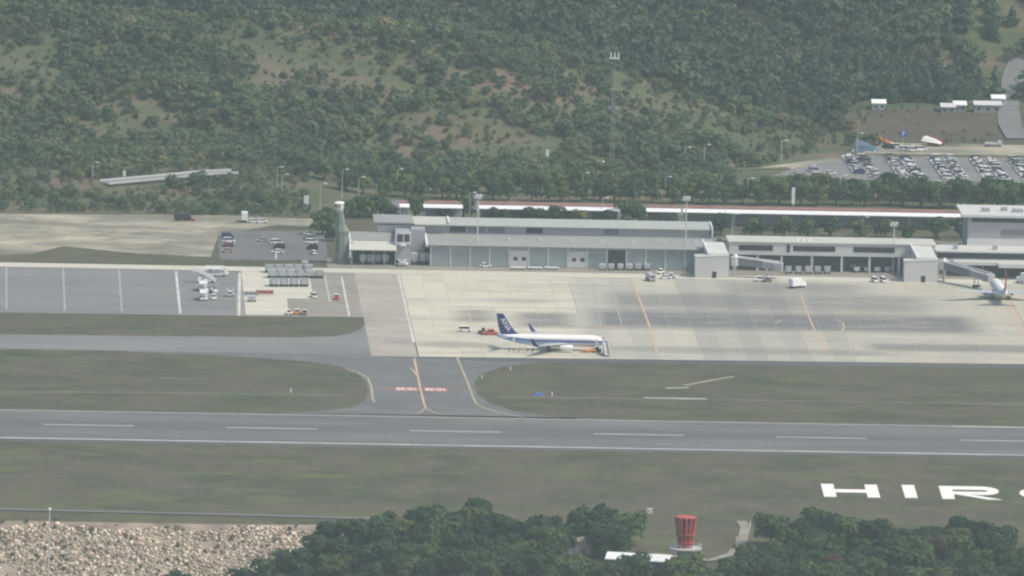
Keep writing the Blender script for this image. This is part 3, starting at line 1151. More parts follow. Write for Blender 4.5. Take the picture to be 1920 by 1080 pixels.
def loft_car(L, W, prof_low, cab, parent, mat, wheel_x, hood=None):
    b = MB()
    hw = W / 2
    b.loft([[(x * .98 - 0 if False else x, -hw + ins, z), (x, hw - ins, z)] for x, z, ins in ()] or
           [[(-L / 2, -hw * .92, .28), (-L / 2, hw * .92, .28), (-L / 2, hw * .88, .82), (-L / 2, -hw * .88, .82)],
            [(-L / 2 + .3, -hw, .22), (-L / 2 + .3, hw, .22), (-L / 2 + .3, hw * .96, prof_low), (-L / 2 + .3, -hw * .96, prof_low)],
            [(0, -hw, .2), (0, hw, .2), (0, hw * .96, prof_low), (0, -hw * .96, prof_low)],
            [(L / 2 - 1.0, -hw, .2), (L / 2 - 1.0, hw, .2), (L / 2 - 1.0, hw * .95, prof_low * .97), (L / 2 - 1.0, -hw * .95, prof_low * .97)],
            [(L / 2, -hw * .9, .28), (L / 2, hw * .9, .28), (L / 2, hw * .82, .68), (L / 2, -hw * .82, .68)]])
    part("body", b, mat, parent)
    x0, x1, x2, x3, zt = cab
    g = MB().loft([[(x0, -hw * .90, prof_low), (x3, -hw * .90, prof_low), (x3, hw * .90, prof_low), (x0, hw * .90, prof_low)],
                   [(x1, -hw * .76, zt - .07), (x2, -hw * .76, zt - .07), (x2, hw * .76, zt - .07), (x1, hw * .76, zt - .07)]])
    part("windows", g, MT['glass'], parent)
    rf = MB().loft([[(x1 - .06, -hw * .78, zt - .07), (x2 + .06, -hw * .78, zt - .07), (x2 + .06, hw * .78, zt - .07), (x1 - .06, hw * .78, zt - .07)],
                    [(x1 + .1, -hw * .68, zt), (x2 - .1, -hw * .68, zt), (x2 - .1, hw * .68, zt), (x1 + .1, hw * .68, zt)]])
    part("roof", rf, mat, parent)
    wheels(parent, wheel_x, hw)


CARC = {'white': 'white', 'silver': 'silver', 'black': 'black', 'dark grey': 'grey_car', 'dark red': 'darkred_car', 'beige': 'tan_car', 'dark blue': 'blue_car', 'red': 'red'}


def car_builder(colour, kind):
    def f():
        t = thing("parked_car", "", "car")
        mt = MT[CARC[colour]]
        if kind == 'van':
            loft_car(4.5, 1.75, 1.05, (-2.15, -2.0, .85, 1.75, 1.9), t, mt, (-1.4, 1.45))
        else:
            loft_car(4.4, 1.72, .86, (-1.9, -1.35, .45, 1.25, 1.45), t, mt, (-1.35, 1.4))
        return t
    return f


CARS = {(c, k): Slot(car_builder(c, k)) for c in CARC for k in ('car', 'van')}

# far car park, upper right: double columns of cars
cr = random.Random(3)
cols = []
for ci, pxc in enumerate((1533, 1613, 1693, 1774, 1850, 1922)):
    p = G(pxc, 311)
    cols.append(p.x)
occ = (.3, .65, .92, .94, .9, .8)
for ci, xc in enumerate(cols):
    for side in (0, 1):
        k = 0
        for j in range(22):
            Y = 642 + j * 2.75
            if ci == 0 and Y > 680:
                continue
            if cr.random() > occ[ci]:
                continue
            X = xc + (side - .5) * 5.6 - (Y - 672) * 0.02 + cr.uniform(-.2, .2)
            colour = cr.choices(['white', 'silver', 'black', 'dark grey', 'dark blue', 'dark red'], [.5, .22, .12, .1, .04, .02])[0]
            kind = cr.choice(['car', 'car', 'van'])
            CARS[(colour, kind)].put((X, Y, .06), (0 if cr.random() < .5 else pi) + cr.uniform(-.03, .03),
                                     f"{colour} {'minivan' if kind == 'van' else 'car'}, {nth(k)} from the trees, {('left', 'right')[side]} file of {nth(ci)} far-car-park column", "cars in the far car park")
            k += 1

# small lot on the left
lot = [(427, 446, 'dark blue', 'van', "dark blue van parked at top of the left file in small car park"),
       (429, 455, 'white', 'van', "white van parked behind the dark blue van in the small car park"),
       (427, 463, 'dark red', 'car', "dark red car in the left file of the small car park"),
       (426, 473, 'beige', 'car', "beige pink car parked lowest in left file of small car park"),
       (492, 453, 'silver', 'car', "silver car standing alone left of the middle bay line"),
       (519, 458, 'white', 'van', "white van topmost of the three right of the bay line"),
       (523, 466, 'black', 'van', "black van between two white cars right of the bay line"),
       (520, 475, 'white', 'car', "white car lowest of the three right of the bay line"),
       (580, 441, 'white', 'car', "white car at the top of the right file in small car park"),
       (579, 449, 'dark grey', 'car', "dark grey car second from top in right file of small car park"),
       (583, 457, 'white', 'van', "white van in the middle of the right file in small car park"),
       (585, 468, 'black', 'van', "black van second from bottom in right file of small car park"),
       (588, 477, 'white', 'car', "white car lowest in the right file beside the tan verge"),
       (474, 418, 'white', 'car', "white car left one of two at the grey dirt lot edge"),
       (490, 418, 'white', 'car', "white car right one of two at the grey dirt lot edge"),
       (354, 414, 'red', 'car', "small red and white car beside the dark truck on dirt lot"),
       (588, 558, 'white', 'van', "white van alone on equipment yard below the container rows"),
       (872, 622, 'white', 'van', "white van on the pale apron left of the blue tailed airliner"),
       (910, 501, 'white', 'car', "white car parked by the cargo building shutters under a floodlight mast"),
       (1247, 523, 'white', 'car', "white car right of the grey tank trailer at the apron edge"),
       (1640, 529, 'white', 'van', "white van left of two parked by the second boarding block"),
       (1656, 529, 'white', 'van', "white van right of two parked by the second boarding block"),
       (1290, 290, 'white', 'car', ""), (1385, 303, 'black', 'car', "")]
for px, py, c, k, lab in lot:
    if not lab:
        continue
    p = G(px, py)
    CARS[(c, k)].put((p.x, p.y, p.z + .09), cr.choice([0, pi]) + (pi / 2 + .2 if px in (588, 1640, 1656) else 0), lab, "cars on the airport side" if py > 435 else "cars at the dirt lot")
for i, (px, py, c) in enumerate(((1698, 283, 'white'), (1711, 284, 'white'), (1727, 283, 'white'), (1668, 279, 'black'), (1680, 278, 'white'))):
    p = G(px, py)
    CARS[(c, 'van')].put((p.x, p.y, p.z + .1), cr.uniform(-.3, .3), f"{c} van, {nth((i + 2) % 5)} from left on the tan yard beside the tarpaulin heap", "vans on the tan yard")


def truck_builder(name, label, cat, cab_mat, box_mat, L=7.0, H=3.0, W=2.3, tank=False):
    def f():
        t = thing(name, label, cat)
        part("chassis", MB().box(-L / 2, L / 2, -W * .35, W * .35, .5, .8), MT['black'], t)
        c = MB().loft([[(L / 2 - 1.9, -W / 2, .5), (L / 2, -W / 2, .5), (L / 2, W / 2, .5), (L / 2 - 1.9, W / 2, .5)],
                       [(L / 2 - 1.9, -W / 2, 1.3), (L / 2, -W / 2, 1.3), (L / 2, W / 2, 1.3), (L / 2 - 1.9, W / 2, 1.3)],
                       [(L / 2 - 1.85, -W * .46, 2.3), (L / 2 - .35, -W * .46, 2.3), (L / 2 - .35, W * .46, 2.3), (L / 2 - 1.85, W * .46, 2.3)]])
        cb = part("cab", c, MT[cab_mat], t)
        part("windscreen", MB().loft([[(L / 2 + .02, -W * .42, 1.35), (L / 2 + .02, W * .42, 1.35), (L / 2 - .31, W * .40, 2.2), (L / 2 - .31, -W * .40, 2.2)],
                                      [(L / 2 + .05, -W * .42, 1.35), (L / 2 + .05, W * .42, 1.35), (L / 2 - .28, W * .40, 2.2), (L / 2 - .28, -W * .40, 2.2)]]), MT['glass'], cb)
        if tank:
            b = MB()
            b.loft([[(x, cos(a) * rr, 1.9 + sin(a) * rr) for a in np.linspace(0, 2 * pi, 14, endpoint=False)] for x, rr in
                    ((-L / 2, .7), (-L / 2 + .3, 1.1), (L / 2 - 2.5, 1.1), (L / 2 - 2.1, .7))])
            part("tank", b, MT[box_mat], t)
        else:
            part("cargo_box", MB().bev(-L / 2, L / 2 - 2.0, -W / 2, W / 2, .85, H, .08), MT[box_mat], t)
        wheels(t, (-L / 2 + 1.2, L / 2 - 1.1), W / 2, .45, .3)
        return t
    return f


def put(build, px, py, rz, lab, group=None, lift=.1):
    p = G(px, py)
    t = build()
    t.location = (p.x, p.y, p.z + lift)
    t.rotation_euler = (0, 0, rz)
    t["label"] = lab
    if group:
        t["group"] = group
    return t


def tug_builder(name, mat, L=3.4, W=1.7, cab=True, canopy='white', cat="tow tractor"):
    def f():
        t = thing(name, "", cat)
        b = MB().bev(-L / 2, L / 2, -W / 2, W / 2, .3, 1.0, .12)
        part("body", b, MT[mat], t)
        if cab:
            c = MB()
            c.box(-L * .12, L * .22, -W * .38, W * .38, 1.0, 1.75)
            part("cab_glass", c, MT['glass'], t)
            part("cab_roof", MB().bev(-L * .18, L * .27, -W * .44, W * .44, 1.75, 1.92, .05), MT[canopy], t)
        part("tow_hook", MB().tube((-L / 2 - .5, 0, .5), (-L / 2 + .1, 0, .5), .06), MT['steel'], t)
        wheels(t, (-L * .3, L * .3), W / 2, .36, .25)
        return t
    return f


def stair_truck_builder(rise=3.4, run=6.0):
    def f():
        t = thing("boarding_stairs", "", "stairs truck")
        part("chassis", MB().box(-3.4, 3.0, -.95, .95, .45, .8), MT['white'], t)
        cb = part("cab", MB().loft([[(-3.4, -1, .6), (-1.9, -1, .6), (-1.9, 1, .6), (-3.4, 1, .6)], [(-3.2, -.9, 2.1), (-1.9, -.9, 2.1), (-1.9, .9, 2.1), (-3.2, .9, 2.1)]]), MT['white'], t)
        part("windscreen", MB().box(-3.42, -3.28, -.8, .8, 1.35, 1.95), MT['glass'], cb)
        st = MB()
        n = 12
        for i in range(n):
            x0 = 3.0 - run * i / n
            st.box(x0 - run / n - .05, x0, -.75, .75, .5 + rise * i / n, .5 + rise * (i + 1) / n)
        part("stair_flight", st, MT['off_white'], t)
        for s in (-1, 1):
            h = MB()
            h.prism([(3.0, .4), (3.0, 1.7), (3.0 - run, rise + 1.6), (3.0 - run - 1.4, rise + 1.6), (3.0 - run - 1.4, rise + .3), (3.0 - run, rise + .3)], s * .8 - .04, s * .8 + .04)
            part("side_panel", h, MT['white'], t)
        part("platform", MB().box(3.0 - run - 1.5, 3.0 - run, -.78, .78, rise + .3, rise + .5), MT['white'], t)
        part("support_post", MB().tube((3.0 - run - .4, -.5, .8), (3.0 - run - .4, -.5, rise + .3), .1).tube((3.0 - run - .4, .5, .8), (3.0 - run - .4, .5, rise + .3), .1), MT['steel'], t)
        wheels(t, (-2.4, 1.9), .98, .42, .25)
        return t
    return f


def loader_builder(mat='white'):
    """Scissor-lift cargo loader with a high deck."""
    def f():
        t = thing("cargo_loader", "", "cargo loader")
        part("base_frame", MB().box(-4, 4, -1.4, 1.4, .45, .95), MT[mat], t)
        for s in (-1, 1):
            part("scissor_arm", MB().tube((-3, s * 1.2, .9), (2.4, s * 1.2, 2.6), .14, n=6).tube((2.4, s * 1.2, .9), (-3, s * 1.2, 2.6), .14, n=6), MT['steel'], t)
            part("guard_rail", MB().box(-3.6, 3.2, s * 1.45 - .05, s * 1.45 + .05, 3.35, 3.55).tube((-3.5, s * 1.45, 2.9), (-3.5, s * 1.45, 3.5), .05, n=5).tube((0, s * 1.45, 2.9), (0, s * 1.45, 3.5), .05, n=5).tube((3.1, s * 1.45, 2.9), (3.1, s * 1.45, 3.5), .05, n=5), MT[mat], t)
        part("lift_deck", MB().box(-3.6, 3.2, -1.5, 1.5, 2.6, 2.9), MT[mat], t)
        part("operator_cab", MB().bev(3.0, 4.2, -1.5, -.3, .95, 3.4, .1), MT[mat], t)
        wheels(t, (-2.8, 2.8), 1.4, .45, .3)
        return t
    return f


def belt_loader_builder(mat='white'):
    def f():
        t = thing("belt_loader", "", "belt loader")
        part("body", MB().bev(-2.6, 2.6, -1, 1, .35, 1.0, .1), MT[mat], t)
        part("conveyor", MB().prism([(-3.6, .9), (-3.6, 1.25), (3.9, 3.0), (3.9, 2.65)], -.45, .45), MT['steel'], t)
        for s in (-1, 1):
            part("conveyor_rail", MB().prism([(-3.5, 1.25), (-3.5, 1.6), (3.8, 3.35), (3.8, 3.0)], s * .52 - .04, s * .52 + .04), MT[mat], t)
        part("seat_console", MB().box(-.4, .5, .5, .95, 1.0, 1.6), MT['black'], t)
        wheels(t, (-1.7, 1.7), 1.0, .38, .25)
        return t
    return f


def dolly_builder(mat='container'):
    def f():
        t = thing("container_dolly", "", "cargo container")
        part("dolly_frame", MB().box(-1.65, 1.65, -.85, .85, .35, .5), MT['black'], t)
        part("container_shell", MB().prism([(-1.55, 1.0), (-1.0, .52), (1.0, .52), (1.55, 1.0), (1.55, 2.1), (-1.55, 2.1)], -.76, .76), MT[mat], t)
        part("door_panel", MB().box(-1.0, 1.0, -.80, -.765, .7, 1.95), MT['steel'], t)
        wheels(t, (-1.1, 1.1), .8, .22, .14)
        return t
    return f


# vehicles on the left asphalt apron and the equipment yard
put(loader_builder(), 403, 518, 0.05, "white high cargo loader topmost of the equipment on the grey left apron", lift=.1)
put(tug_builder("tow_tractor", 'white'), 421, 517, 1.2, "white tow tractor right of the topmost cargo loader on left apron")
put(stair_truck_builder(3.6, 6.5), 388, 530, 0.0, "white boarding stairs sloping down to the right on the left apron")
put(loader_builder(), 381, 545, pi / 2, "white cargo loader below the boarding stairs on the left apron")
put(belt_loader_builder(), 398, 548, -1.2, "white belt loader right of the lower cargo loader on left apron")
put(loader_builder(), 382, 562, pi / 2, "white cargo loader lowest and frontmost on the left apron")
put(tug_builder("tow_tractor", 'white', 3.8), 401, 562, pi / 2, "white tow tractor right of the frontmost cargo loader, left apron")
gt = put(tug_builder("tow_tractor", 'silver', 3.6, 1.8), 430, 556, 0.1, "grey tow tractor with two thin masts near the white line")
part("mast", MB().tube((-.6, .4, 1.0), (-.6, .4, 3.0), .09), MT['white'], gt)
part("mast", MB().tube((1.2, -.2, 1.0), (1.2, -.2, 3.4), .11), MT['white'], gt)

D = Slot(dolly_builder('container'))
DW = Slot(dolly_builder('container_white'))
rowdef = [(511, 505, 578, 5, "back"), (521, 510, 598, 6, "middle"), (537, 513, 570, 4, "front")]
for py, a, b, n, nm in rowdef:
    for i in range(n):
        px = a + (b - a) * i / (n - 1)
        p = G(px, py)
        D.put((p.x, p.y, .1), 0.0 + cr.uniform(-.05, .05), f"grey cargo container on dolly, {nth(i)} from left in the {nm} row of the yard", "container dollies on the equipment yard", (0.98, 2.0, 1.3))
put(truck_builder("box_truck", "", "truck", 'grey_car', 'wall_grey', 6.5, 3.6), 571, 508, pi / 2, "grey box truck among the container dollies at yard's back")


def rack_builder(L, H, mat, posts=4):
    def f():
        t = thing("equipment_rack", "", "rack")
        for i in range(posts):
            x = -L / 2 + L * i / (posts - 1)
            part("post", MB().box(x - .12, x + .12, -.12, .12, 0, H), MT['steel'], t)
        part("upper_rail", MB().box(-L / 2 - .2, L / 2 + .2, -.18, .18, H, H + .25), MT[mat], t)
        part("back_panel", MB().box(-L / 2, L / 2, .13, .22, H * .35, H * .98), MT[mat], t)
        return t
    return f


put(rack_builder(5.0, 1.6, 'wall_grey'), 471, 557, 0, "low grey rack on the pale concrete pad, left one of two")
put(rack_builder(6.0, 1.7, 'red_dull'), 496, 555, 0, "low dull red rack on the pale concrete pad, right one of two")
put(dolly_builder('container_white'), 472, 566, 0, "pale empty container standing in front of the grey rack")
put(tug_builder("tow_tractor", 'red', 3.2), 631, 562, pi / 2, "red tow tractor alone on the yard right of the white van")
put(tug_builder("tow_tractor", 'orange', 3.6), 556, 590, 0, "orange tow tractor at the grass edge of the yard", lift=.1)
put(tug_builder("tow_tractor", 'white', 2.8, 1.5), 541, 591, 0, "small white tow tractor left of the orange one at grass edge")
put(tug_builder("tow_tractor", 'grey_car', 2.6, 1.5), 571, 591, pi / 2, "dark grey small tractor right of the orange one at grass edge")

# containers and carts along the cargo building
for i, px in enumerate((1129, 1146, 1163, 1180, 1197, 1213)):
    p = G(px, 507)
    DW.put((p.x, p.y, .1), 0, f"white cargo container on dolly, {nth(i)} from left before the open cargo door", "containers before the cargo building", (.66, 1, 1.1))
for i, px in enumerate((680, 694, 708, 722)):
    p = G(px, 495)
    (D if i == 2 else DW).put((p.x, p.y, .1), 0, f"{'grey' if i == 2 else 'white'} tall container, {nth(i)} from left under the open shed roof", "containers under the shed roof", (.75, 1, 1.6))
for i, (px, sl_) in enumerate(((777, DW), (792, D), (804, D))):
    p = G(px, 496)
    sl_.put((p.x, p.y, .1), 0, f"{('white', 'grey', 'dull grey')[i]} tall container, {nth(i)} of three left of the cargo shutters", "tall containers left of the cargo shutters", (.72, 1, 2.0))
put(belt_loader_builder(), 748, 498, pi / 2 + .25, "white belt loader standing below the stair block, left one of two")
put(belt_loader_builder(), 759, 498, pi / 2 - .1, "white belt loader standing below the stair block, right one of two")


def trailer_builder():
    t = thing("flat_trailer", "", "trailer")
    part("deck", MB().box(-2.6, 2.6, -1.1, 1.1, .5, .72), MT['white'], t)
    for x in (-1.3, 0, 1.3):
        part("roller_bar", MB().tube((x, -1.05, .78), (x, 1.05, .78), .07), MT['steel'], t)
    wheels(t, (-1.9, 1.9), 1.0, .25, .18)
    return t


TR = Slot(trailer_builder)
for i, px in enumerate((972, 1003, 1034)):
    p = G(px, 505)
    TR.put((p.x, p.y, .1), 0, f"low white flat trailer, {nth(i)} from left along the cargo building", "flat trailers before the cargo building")
put(truck_builder("tank_truck", "", "truck", 'silver', 'silver', 5.0, 2.8, 2.2, True), 1219, 527, -1.2, "grey tank truck pointing to the apron beside the cargo building")
put(tug_builder("tow_tractor", 'white', 3.0), 1238, 514, .3, "white tow tractor behind the grey tank truck at the apron edge")
put(tug_builder("tow_tractor", 'silver', 3.4), 1257, 522, .1, "silver tow tractor right of the white car near boarding block")
put(tug_builder("tow_tractor", 'white', 4.2), 1424, 528, .1, "white tow tractor parked under the first passenger bridge")
put(tug_builder("tow_tractor", 'grey_car', 3.2), 1438, 529, .1, "dark grey tow tractor beside the white one under passenger bridge")
put(truck_builder("catering_truck", "", "truck", 'white', 'white', 6.5, 3.4), 1495, 540, 0.65, "white catering truck parked diagonally on the apron by itself")
put(truck_builder("catering_truck", "", "truck", 'white', 'white', 7.0, 3.8), 1922, 532, 2.4, "white box truck beside the red tailed airliner at right edge")
k = 0
for rowi, (py, a, b, n) in enumerate(((499, 1596, 1606, 2), (505, 1598, 1650, 4), (511, 1606, 1664, 4))):
    for i in range(n):
        px = a + (b - a) * i / (n - 1)
        p = G(px, py)
        DW.put((p.x, p.y, .1), .2, f"white baggage container, {nth(i)} from left in the {('back', 'middle', 'front')[rowi]} row under the pier", "baggage containers under the pier", (.6, .8, .9))
for i, px in enumerate((1478, 1497, 1515, 1533, 1551)):
    p = G(px, 514)
    D.put((p.x, p.y, .1), 0, f"dull grey container, {nth(i)} from left in the row below the pier windows", "containers below the pier windows", (.75, 1, 1.3))
put(truck_builder("dump_truck", "", "truck", 'black', 'black', 6.0, 2.6), 342, 414, 0.2, "dark dump truck parked on the dirt lot by the hedge")
p = G(1748, 274)
t = thing("marquee", "white tent with red rear panels above the far car park", "tent", tuple(p), -.35)
part("roof", MB().loft([[(-4.2, -1.6, 2.0), (3.6, -1.6, 1.2), (3.6, 1.6, 1.2), (-4.2, 1.6, 2.0)], [(-3.6, -.9, 3.4), (2.6, -.7, 2.1), (2.6, .7, 2.1), (-3.6, .9, 3.4)], [(-2.8, -.2, 3.9), (1.0, -.15, 2.9), (1.0, .15, 2.9), (-2.8, .2, 3.9)]]), MT['white'], t)
part("rear_panel", MB().loft([[(-2.6, 1.65, .2), (4.4, 1.65, .2), (4.4, 1.85, .2), (-2.6, 1.85, .2)], [(-2.2, 1.65, 4.2), (4.2, 1.65, 2.2), (4.2, 1.85, 2.2), (-2.2, 1.85, 4.2)]]), MT['red_dull'], t)
for x_ in (-4.0, 3.4):
    for y_ in (-1.5, 1.5):
        part("leg", MB().tube((x_, y_, 0), (x_, y_, 2.0 if x_ < 0 else 1.25), .1, n=6), MT['steel'], t)


def excavator():
    t = thing("excavator", "", "excavator")
    for s in (-1, 1):
        part("track", MB().loft([[(x, s * 1.1 - .28, z) for x, z in tr_], [(x, s * 1.1 + .28, z) for x, z in tr_]]), MT['tyre'], t)
    part("house", MB().bev(-1.8, 1.4, -1.3, 1.3, 1.05, 2.3, .15), MT['orange'], t)
    cb_ = part("cab", MB().bev(.1, 1.5, .3, 1.3, 1.3, 3.0, .1), MT['orange'], t)
    part("cab_glass", MB().box(1.51, 1.54, .4, 1.2, 1.7, 2.8), MT['glass'], cb_)
    part("boom", MB().prism([(1.2, 1.5), (1.5, 1.9), (3.6, 4.3), (4.2, 4.1), (3.9, 3.7), (1.9, 1.4)], -.25, .25), MT['orange'], t)
    part("stick", MB().prism([(3.8, 4.3), (4.3, 4.2), (5.5, 1.9), (5.2, 1.7)], -.2, .2), MT['orange'], t)
    part("bucket", MB().prism([(5.1, 1.9), (5.7, 1.9), (5.8, 1.1), (5.2, .7), (4.7, 1.1)], -.5, .5), MT['grey_car'], t)
    return t


tr_ = [(-2.0, .3), (-1.7, 0), (1.7, 0), (2.0, .3), (2.0, .7), (1.7, .95), (-1.7, .95), (-2.0, .7)]
put(excavator, 1664, 277, 2.6, "orange excavator beside the blue tarpaulin heap on the tan yard")
p = G(1702, 279)
hp = MB().loft([[(rr * cos(a) * (1 + .12 * sin(3 * a)), rr * .7 * sin(a) * (1 + .1 * cos(2 * a)), z) for a in np.linspace(0, 2 * pi, 14, endpoint=False)] for rr, z in ((4.2, -.1), (3.3, .8), (2.0, 1.5), (.7, 1.95))])
tag(ob("gravel_heap", hp.mesh("gravel_heap", MT['dirt']), None, tuple(p)), "pale gravel heap behind the vans on the tan yard", "heap")
put(truck_builder("box_truck", "", "truck", 'white', 'white', 5.5, 3.8), 458, 416, pi / 2, "white tall box truck at the edge of the dirt lot")
put(truck_builder("flatbed_truck", "", "truck", 'silver', 'silver', 7, 1.6), 1862, 275, 0.1, "pale flatbed truck on the tan yard by the brown bank")


# ------------------------------------------------------------------ the airliners
def fuselage_profile(L=38.0, Rf=1.9):
    pr = []
    for s, rr, zc in ((0, .05, -.35), (.012, .42, -.30), (.03, .85, -.22), (.06, 1.32, -.10), (.10, 1.68, -.02), (.15, 1.9, 0), (.30, 1.9, 0), (.5, 1.9, 0), (.64, 1.9, 0),
                      (.72, 1.82, .06), (.80, 1.55, .30), (.88, 1.12, .62), (.94, .72, .92), (.985, .36, 1.12), (1.0, .16, 1.18)):
        pr.append((L / 2 - s * L, rr, zc))
    return pr


def livery_mat(name, stripe, rear, belly, white=(0.82, 0.82, 0.82), red_tail=False):
    mt, t, b = new_mat(name)
    tc = N(t, "ShaderNodeTexCoord").outputs["Object"]
    s = N(t, "ShaderNodeSeparateXYZ")
    t.links.new(tc, s.inputs[0])
    x, z = s.outputs[0], s.outputs[2]
    # stripe edge climbs towards the tail
    rise = mrange(t, x, -6, -19, 0, 1.0)
    lo = math_n(t, 'SUBTRACT', z, math_n(t, 'MULTIPLY', rise, 1.2))
    in_stripe = math_n(t, 'MULTIPLY', math_n(t, 'LESS_THAN', lo, .28), math_n(t, 'GREATER_THAN', lo, -.42))
    c = mix(t, math_n(t, 'LESS_THAN', lo, -.42), white, belly)
    rearf = math_n(t, 'MULTIPLY', math_n(t, 'LESS_THAN', lo, -.05), mrange(t, x, -2, -12))
    rearf = math_n(t, 'MULTIPLY', rearf, math_n(t, 'GREATER_THAN', lo, -1.25))
    c = mix(t, in_stripe, c, stripe)
    c = mix(t, rearf, c, rear)
    t.links.new(c, b.inputs["Base Color"])
    b.inputs["Roughness"].default_value = 0.35
    return mt


LIV_A = livery_mat("blue_white_livery", (0.05, 0.075, 0.33), (0.14, 0.36, 0.66), (0.66, 0.67, 0.70))
LIV_B = livery_mat("white_red_livery", (0.80, 0.80, 0.80), (0.78, 0.78, 0.78), (0.55, 0.56, 0.60))


def aerofoil(chord, th):
    return [(0, 0), (-.1 * chord, th * .55), (-.35 * chord, th * .6), (-.7 * chord, th * .3), (-chord, 0), (-.6 * chord, -th * .25), (-.2 * chord, -th * .4)]


def wing_mb(side, sections):
    rings = []
    for xle, y, z, ch, th in sections:
        rg = [(xle + px, side * y, z + pz) for px, pz in aerofoil(ch, th)]
        rings.append(rg if side > 0 else rg)
    return MB().loft(rings)


def airliner(name, label, loc, rz, liv, fin_mat, logo, tail_cap=None):
    t = thing(name, label, "airliner", loc, rz)
    zc = 3.45
    L = 38.0
    mb = MB()
    n = 24
    rings = [[(x, rr * cos(a), zo + rr * 1.06 * sin(a)) for a in np.linspace(0, 2 * pi, n, endpoint=False)] for x, rr, zo in reversed(fuselage_profile(L))]
    mb.loft(rings)
    fus = part("fuselage", mb, liv, t, (0, 0, zc), True)
    part("cockpit_window", MB().loft([[(18.02, -.78, .62), (18.02, .78, .62), (17.35, 1.02, .72), (17.35, -1.02, .72)], [(17.5, -.62, 1.08), (17.5, .62, 1.08), (16.9, .8, 1.2), (16.9, -.8, 1.2)]]), MT['glass'], fus)
    for s in (-1, 1):
        wr = MB()
        for i in range(46):
            x = 13.5 - i * .56
            wr.box(x - .12, x + .12, s * 1.86 - .03, s * 1.86 + .03, .42, .74)
        o = part("cabin_windows", wr, MT['glass'], fus)
        for x in (15.2, -13.2):
            part("cabin_door", MB().box(x - .42, x + .42, s * 1.87 - .03, s * 1.87 + .03, -.75, 1.05) if abs(x) < 14.9 else MB().box(x - .42, x + .42, s * 1.84 - .05, s * 1.84 + .03, -.75, .95), MT['off_white'], fus)
    part("belly_fairing", MB().loft([[(x, cos(a) * rr * 1.1, zc - 1.35 + sin(a) * rr * .55) for a in np.linspace(0, 2 * pi, 14, endpoint=False)] for x, rr in ((5.5, .4), (4, 1.5), (0, 1.75), (-4, 1.5), (-6, .4))]), MT['off_white'], t, (0, 0, 0), True)
    for s in (-1, 1):
        w_ = part("wing", wing_mb(s, [(5.2, 1.4, 2.35, 7.6, .95), (1.2, 6.2, 2.75, 4.9, .6), (-4.9, 16.6, 3.75, 1.9, .22)]), MT['silver'], t, (0, 0, 0))
        part("winglet", wing_mb(s, [(-4.9, 16.6, 3.72, 1.9, .2), (-5.6, 17.0, 4.3, 1.5, .16), (-7.2, 17.5, 6.2, .75, .08)]), fin_mat, w_)
        e = MB()
        ys = 4.85 * s
        rr_ = lambda x, r_: [(x, ys + r_ * cos(a), 1.62 + r_ * sin(a)) for a in np.linspace(0, 2 * pi, 16, endpoint=False)]
        e.loft([rr_(6.9, .92), rr_(6.6, 1.06), rr_(5.2, 1.08), rr_(3.6, .9), (rr_(2.6, .62))])
        en = part("engine_nacelle", e, MT['white'], t, (0, 0, 0), False)
        part("engine_intake", MB().loft([rr_(6.93, .82), rr_(6.96, .80)]), MT['dark'], en)
        part("exhaust_cone", MB().loft([rr_(2.6, .45), rr_(1.5, .12)]), MT['steel'], en)
        part("pylon", MB().prism([(5.4, 2.55), (2.2, 2.4), (.8, 2.75), (4.2, 3.0)], ys - .14, ys + .14), MT['silver'], t)
        part("tailplane", wing_mb(s, [(-13.4, .7, 4.45, 4.0, .36), (-17.4, 7.0, 5.05, 1.5, .14)]), MT['silver'], t)
        part("main_gear", MB().tube((-1.2, 2.85 * s, .55), (-1.2, 2.85 * s, 2.5), .14).tube((-1.2, 2.85 * s - .45, .55), (-1.2, 2.85 * s - .1, .55), .55, n=12).tube((-1.2, 2.85 * s + .1, .55), (-1.2, 2.85 * s + .45, .55), .55, n=12), MT['tyre'], t)
    part("nose_gear", MB().tube((14.2, 0, .36), (14.2, 0, 2.2), .1).tube((14.2, -.32, .36), (14.2, -.1, .36), .36, n=12).tube((14.2, .1, .36), (14.2, .32, .36), .36, n=12), MT['tyre'], t)
    f = MB()
    secs = [(-10.6, 4.9, 7.0, .42), (-12.6, 6.1, 5.4, .40), (-14.4, 8.2, 4.2, .32), (-17.0, 12.3, 2.3, .18)]
    rings = [[(x, 0, z), (x - ch * .3, th / 2, z), (x - ch, 0, z), (x - ch * .3, -th / 2, z)] for x, z, ch, th in secs]
    f.loft(rings)
    fin = part("tail_fin", f, fin_mat, t)
    if logo:
        for s in (-1, 1):
            lettering(logo, MT['white'], fin, (-16.05, s * .23, 8.55), 2.35, (pi / 2, R(-57) if s > 0 else R(57), 0 if s < 0 else pi), 1.0, 0.02)
    return t


pA = G(1034, 662)
airliner("airliner", "white airliner with blue stripe and dark blue tail parked before the grass",
         ((155.8 + 193.6) / 2, 183.5, 0.1), R(-1.2), LIV_A, MT['navy'], "ANA")
airliner("airliner", "white airliner with red tail seen from behind at the passenger bridge",
         (at(1874, 326), 325, 0.1), R(92), LIV_B, MT['red'], None)

# around the blue tailed airliner
st = stair_truck_builder(2.9, 9.0)()
st.location = (at(1137, 174), 173.6, .1)
st.rotation_euler = (0, 0, R(-88))
st["label"] = "white boarding stairs at the nose of the blue tailed airliner"
put(tug_builder("pushback_tractor", 'red_dull', 5.6, 2.6, canopy='red_dull'), 919, 628, R(8), "dull red pushback tractor behind the blue tail of the airliner")
put(tug_builder("tow_tractor", 'black', 3.2, 1.9, canopy='black'), 905, 626, 0, "black tow tractor just left of the dull red pushback tractor")
put(tug_builder("tow_tractor", 'orange', 4.6, 1.8, cab=False), 1104, 661, R(5), "low orange tractor under the airliner's forward fuselage")
put(tug_builder("baggage_tractor", 'black', 3.4), 1118, 660, 0, "black tractor right of the low orange tractor under airliner")


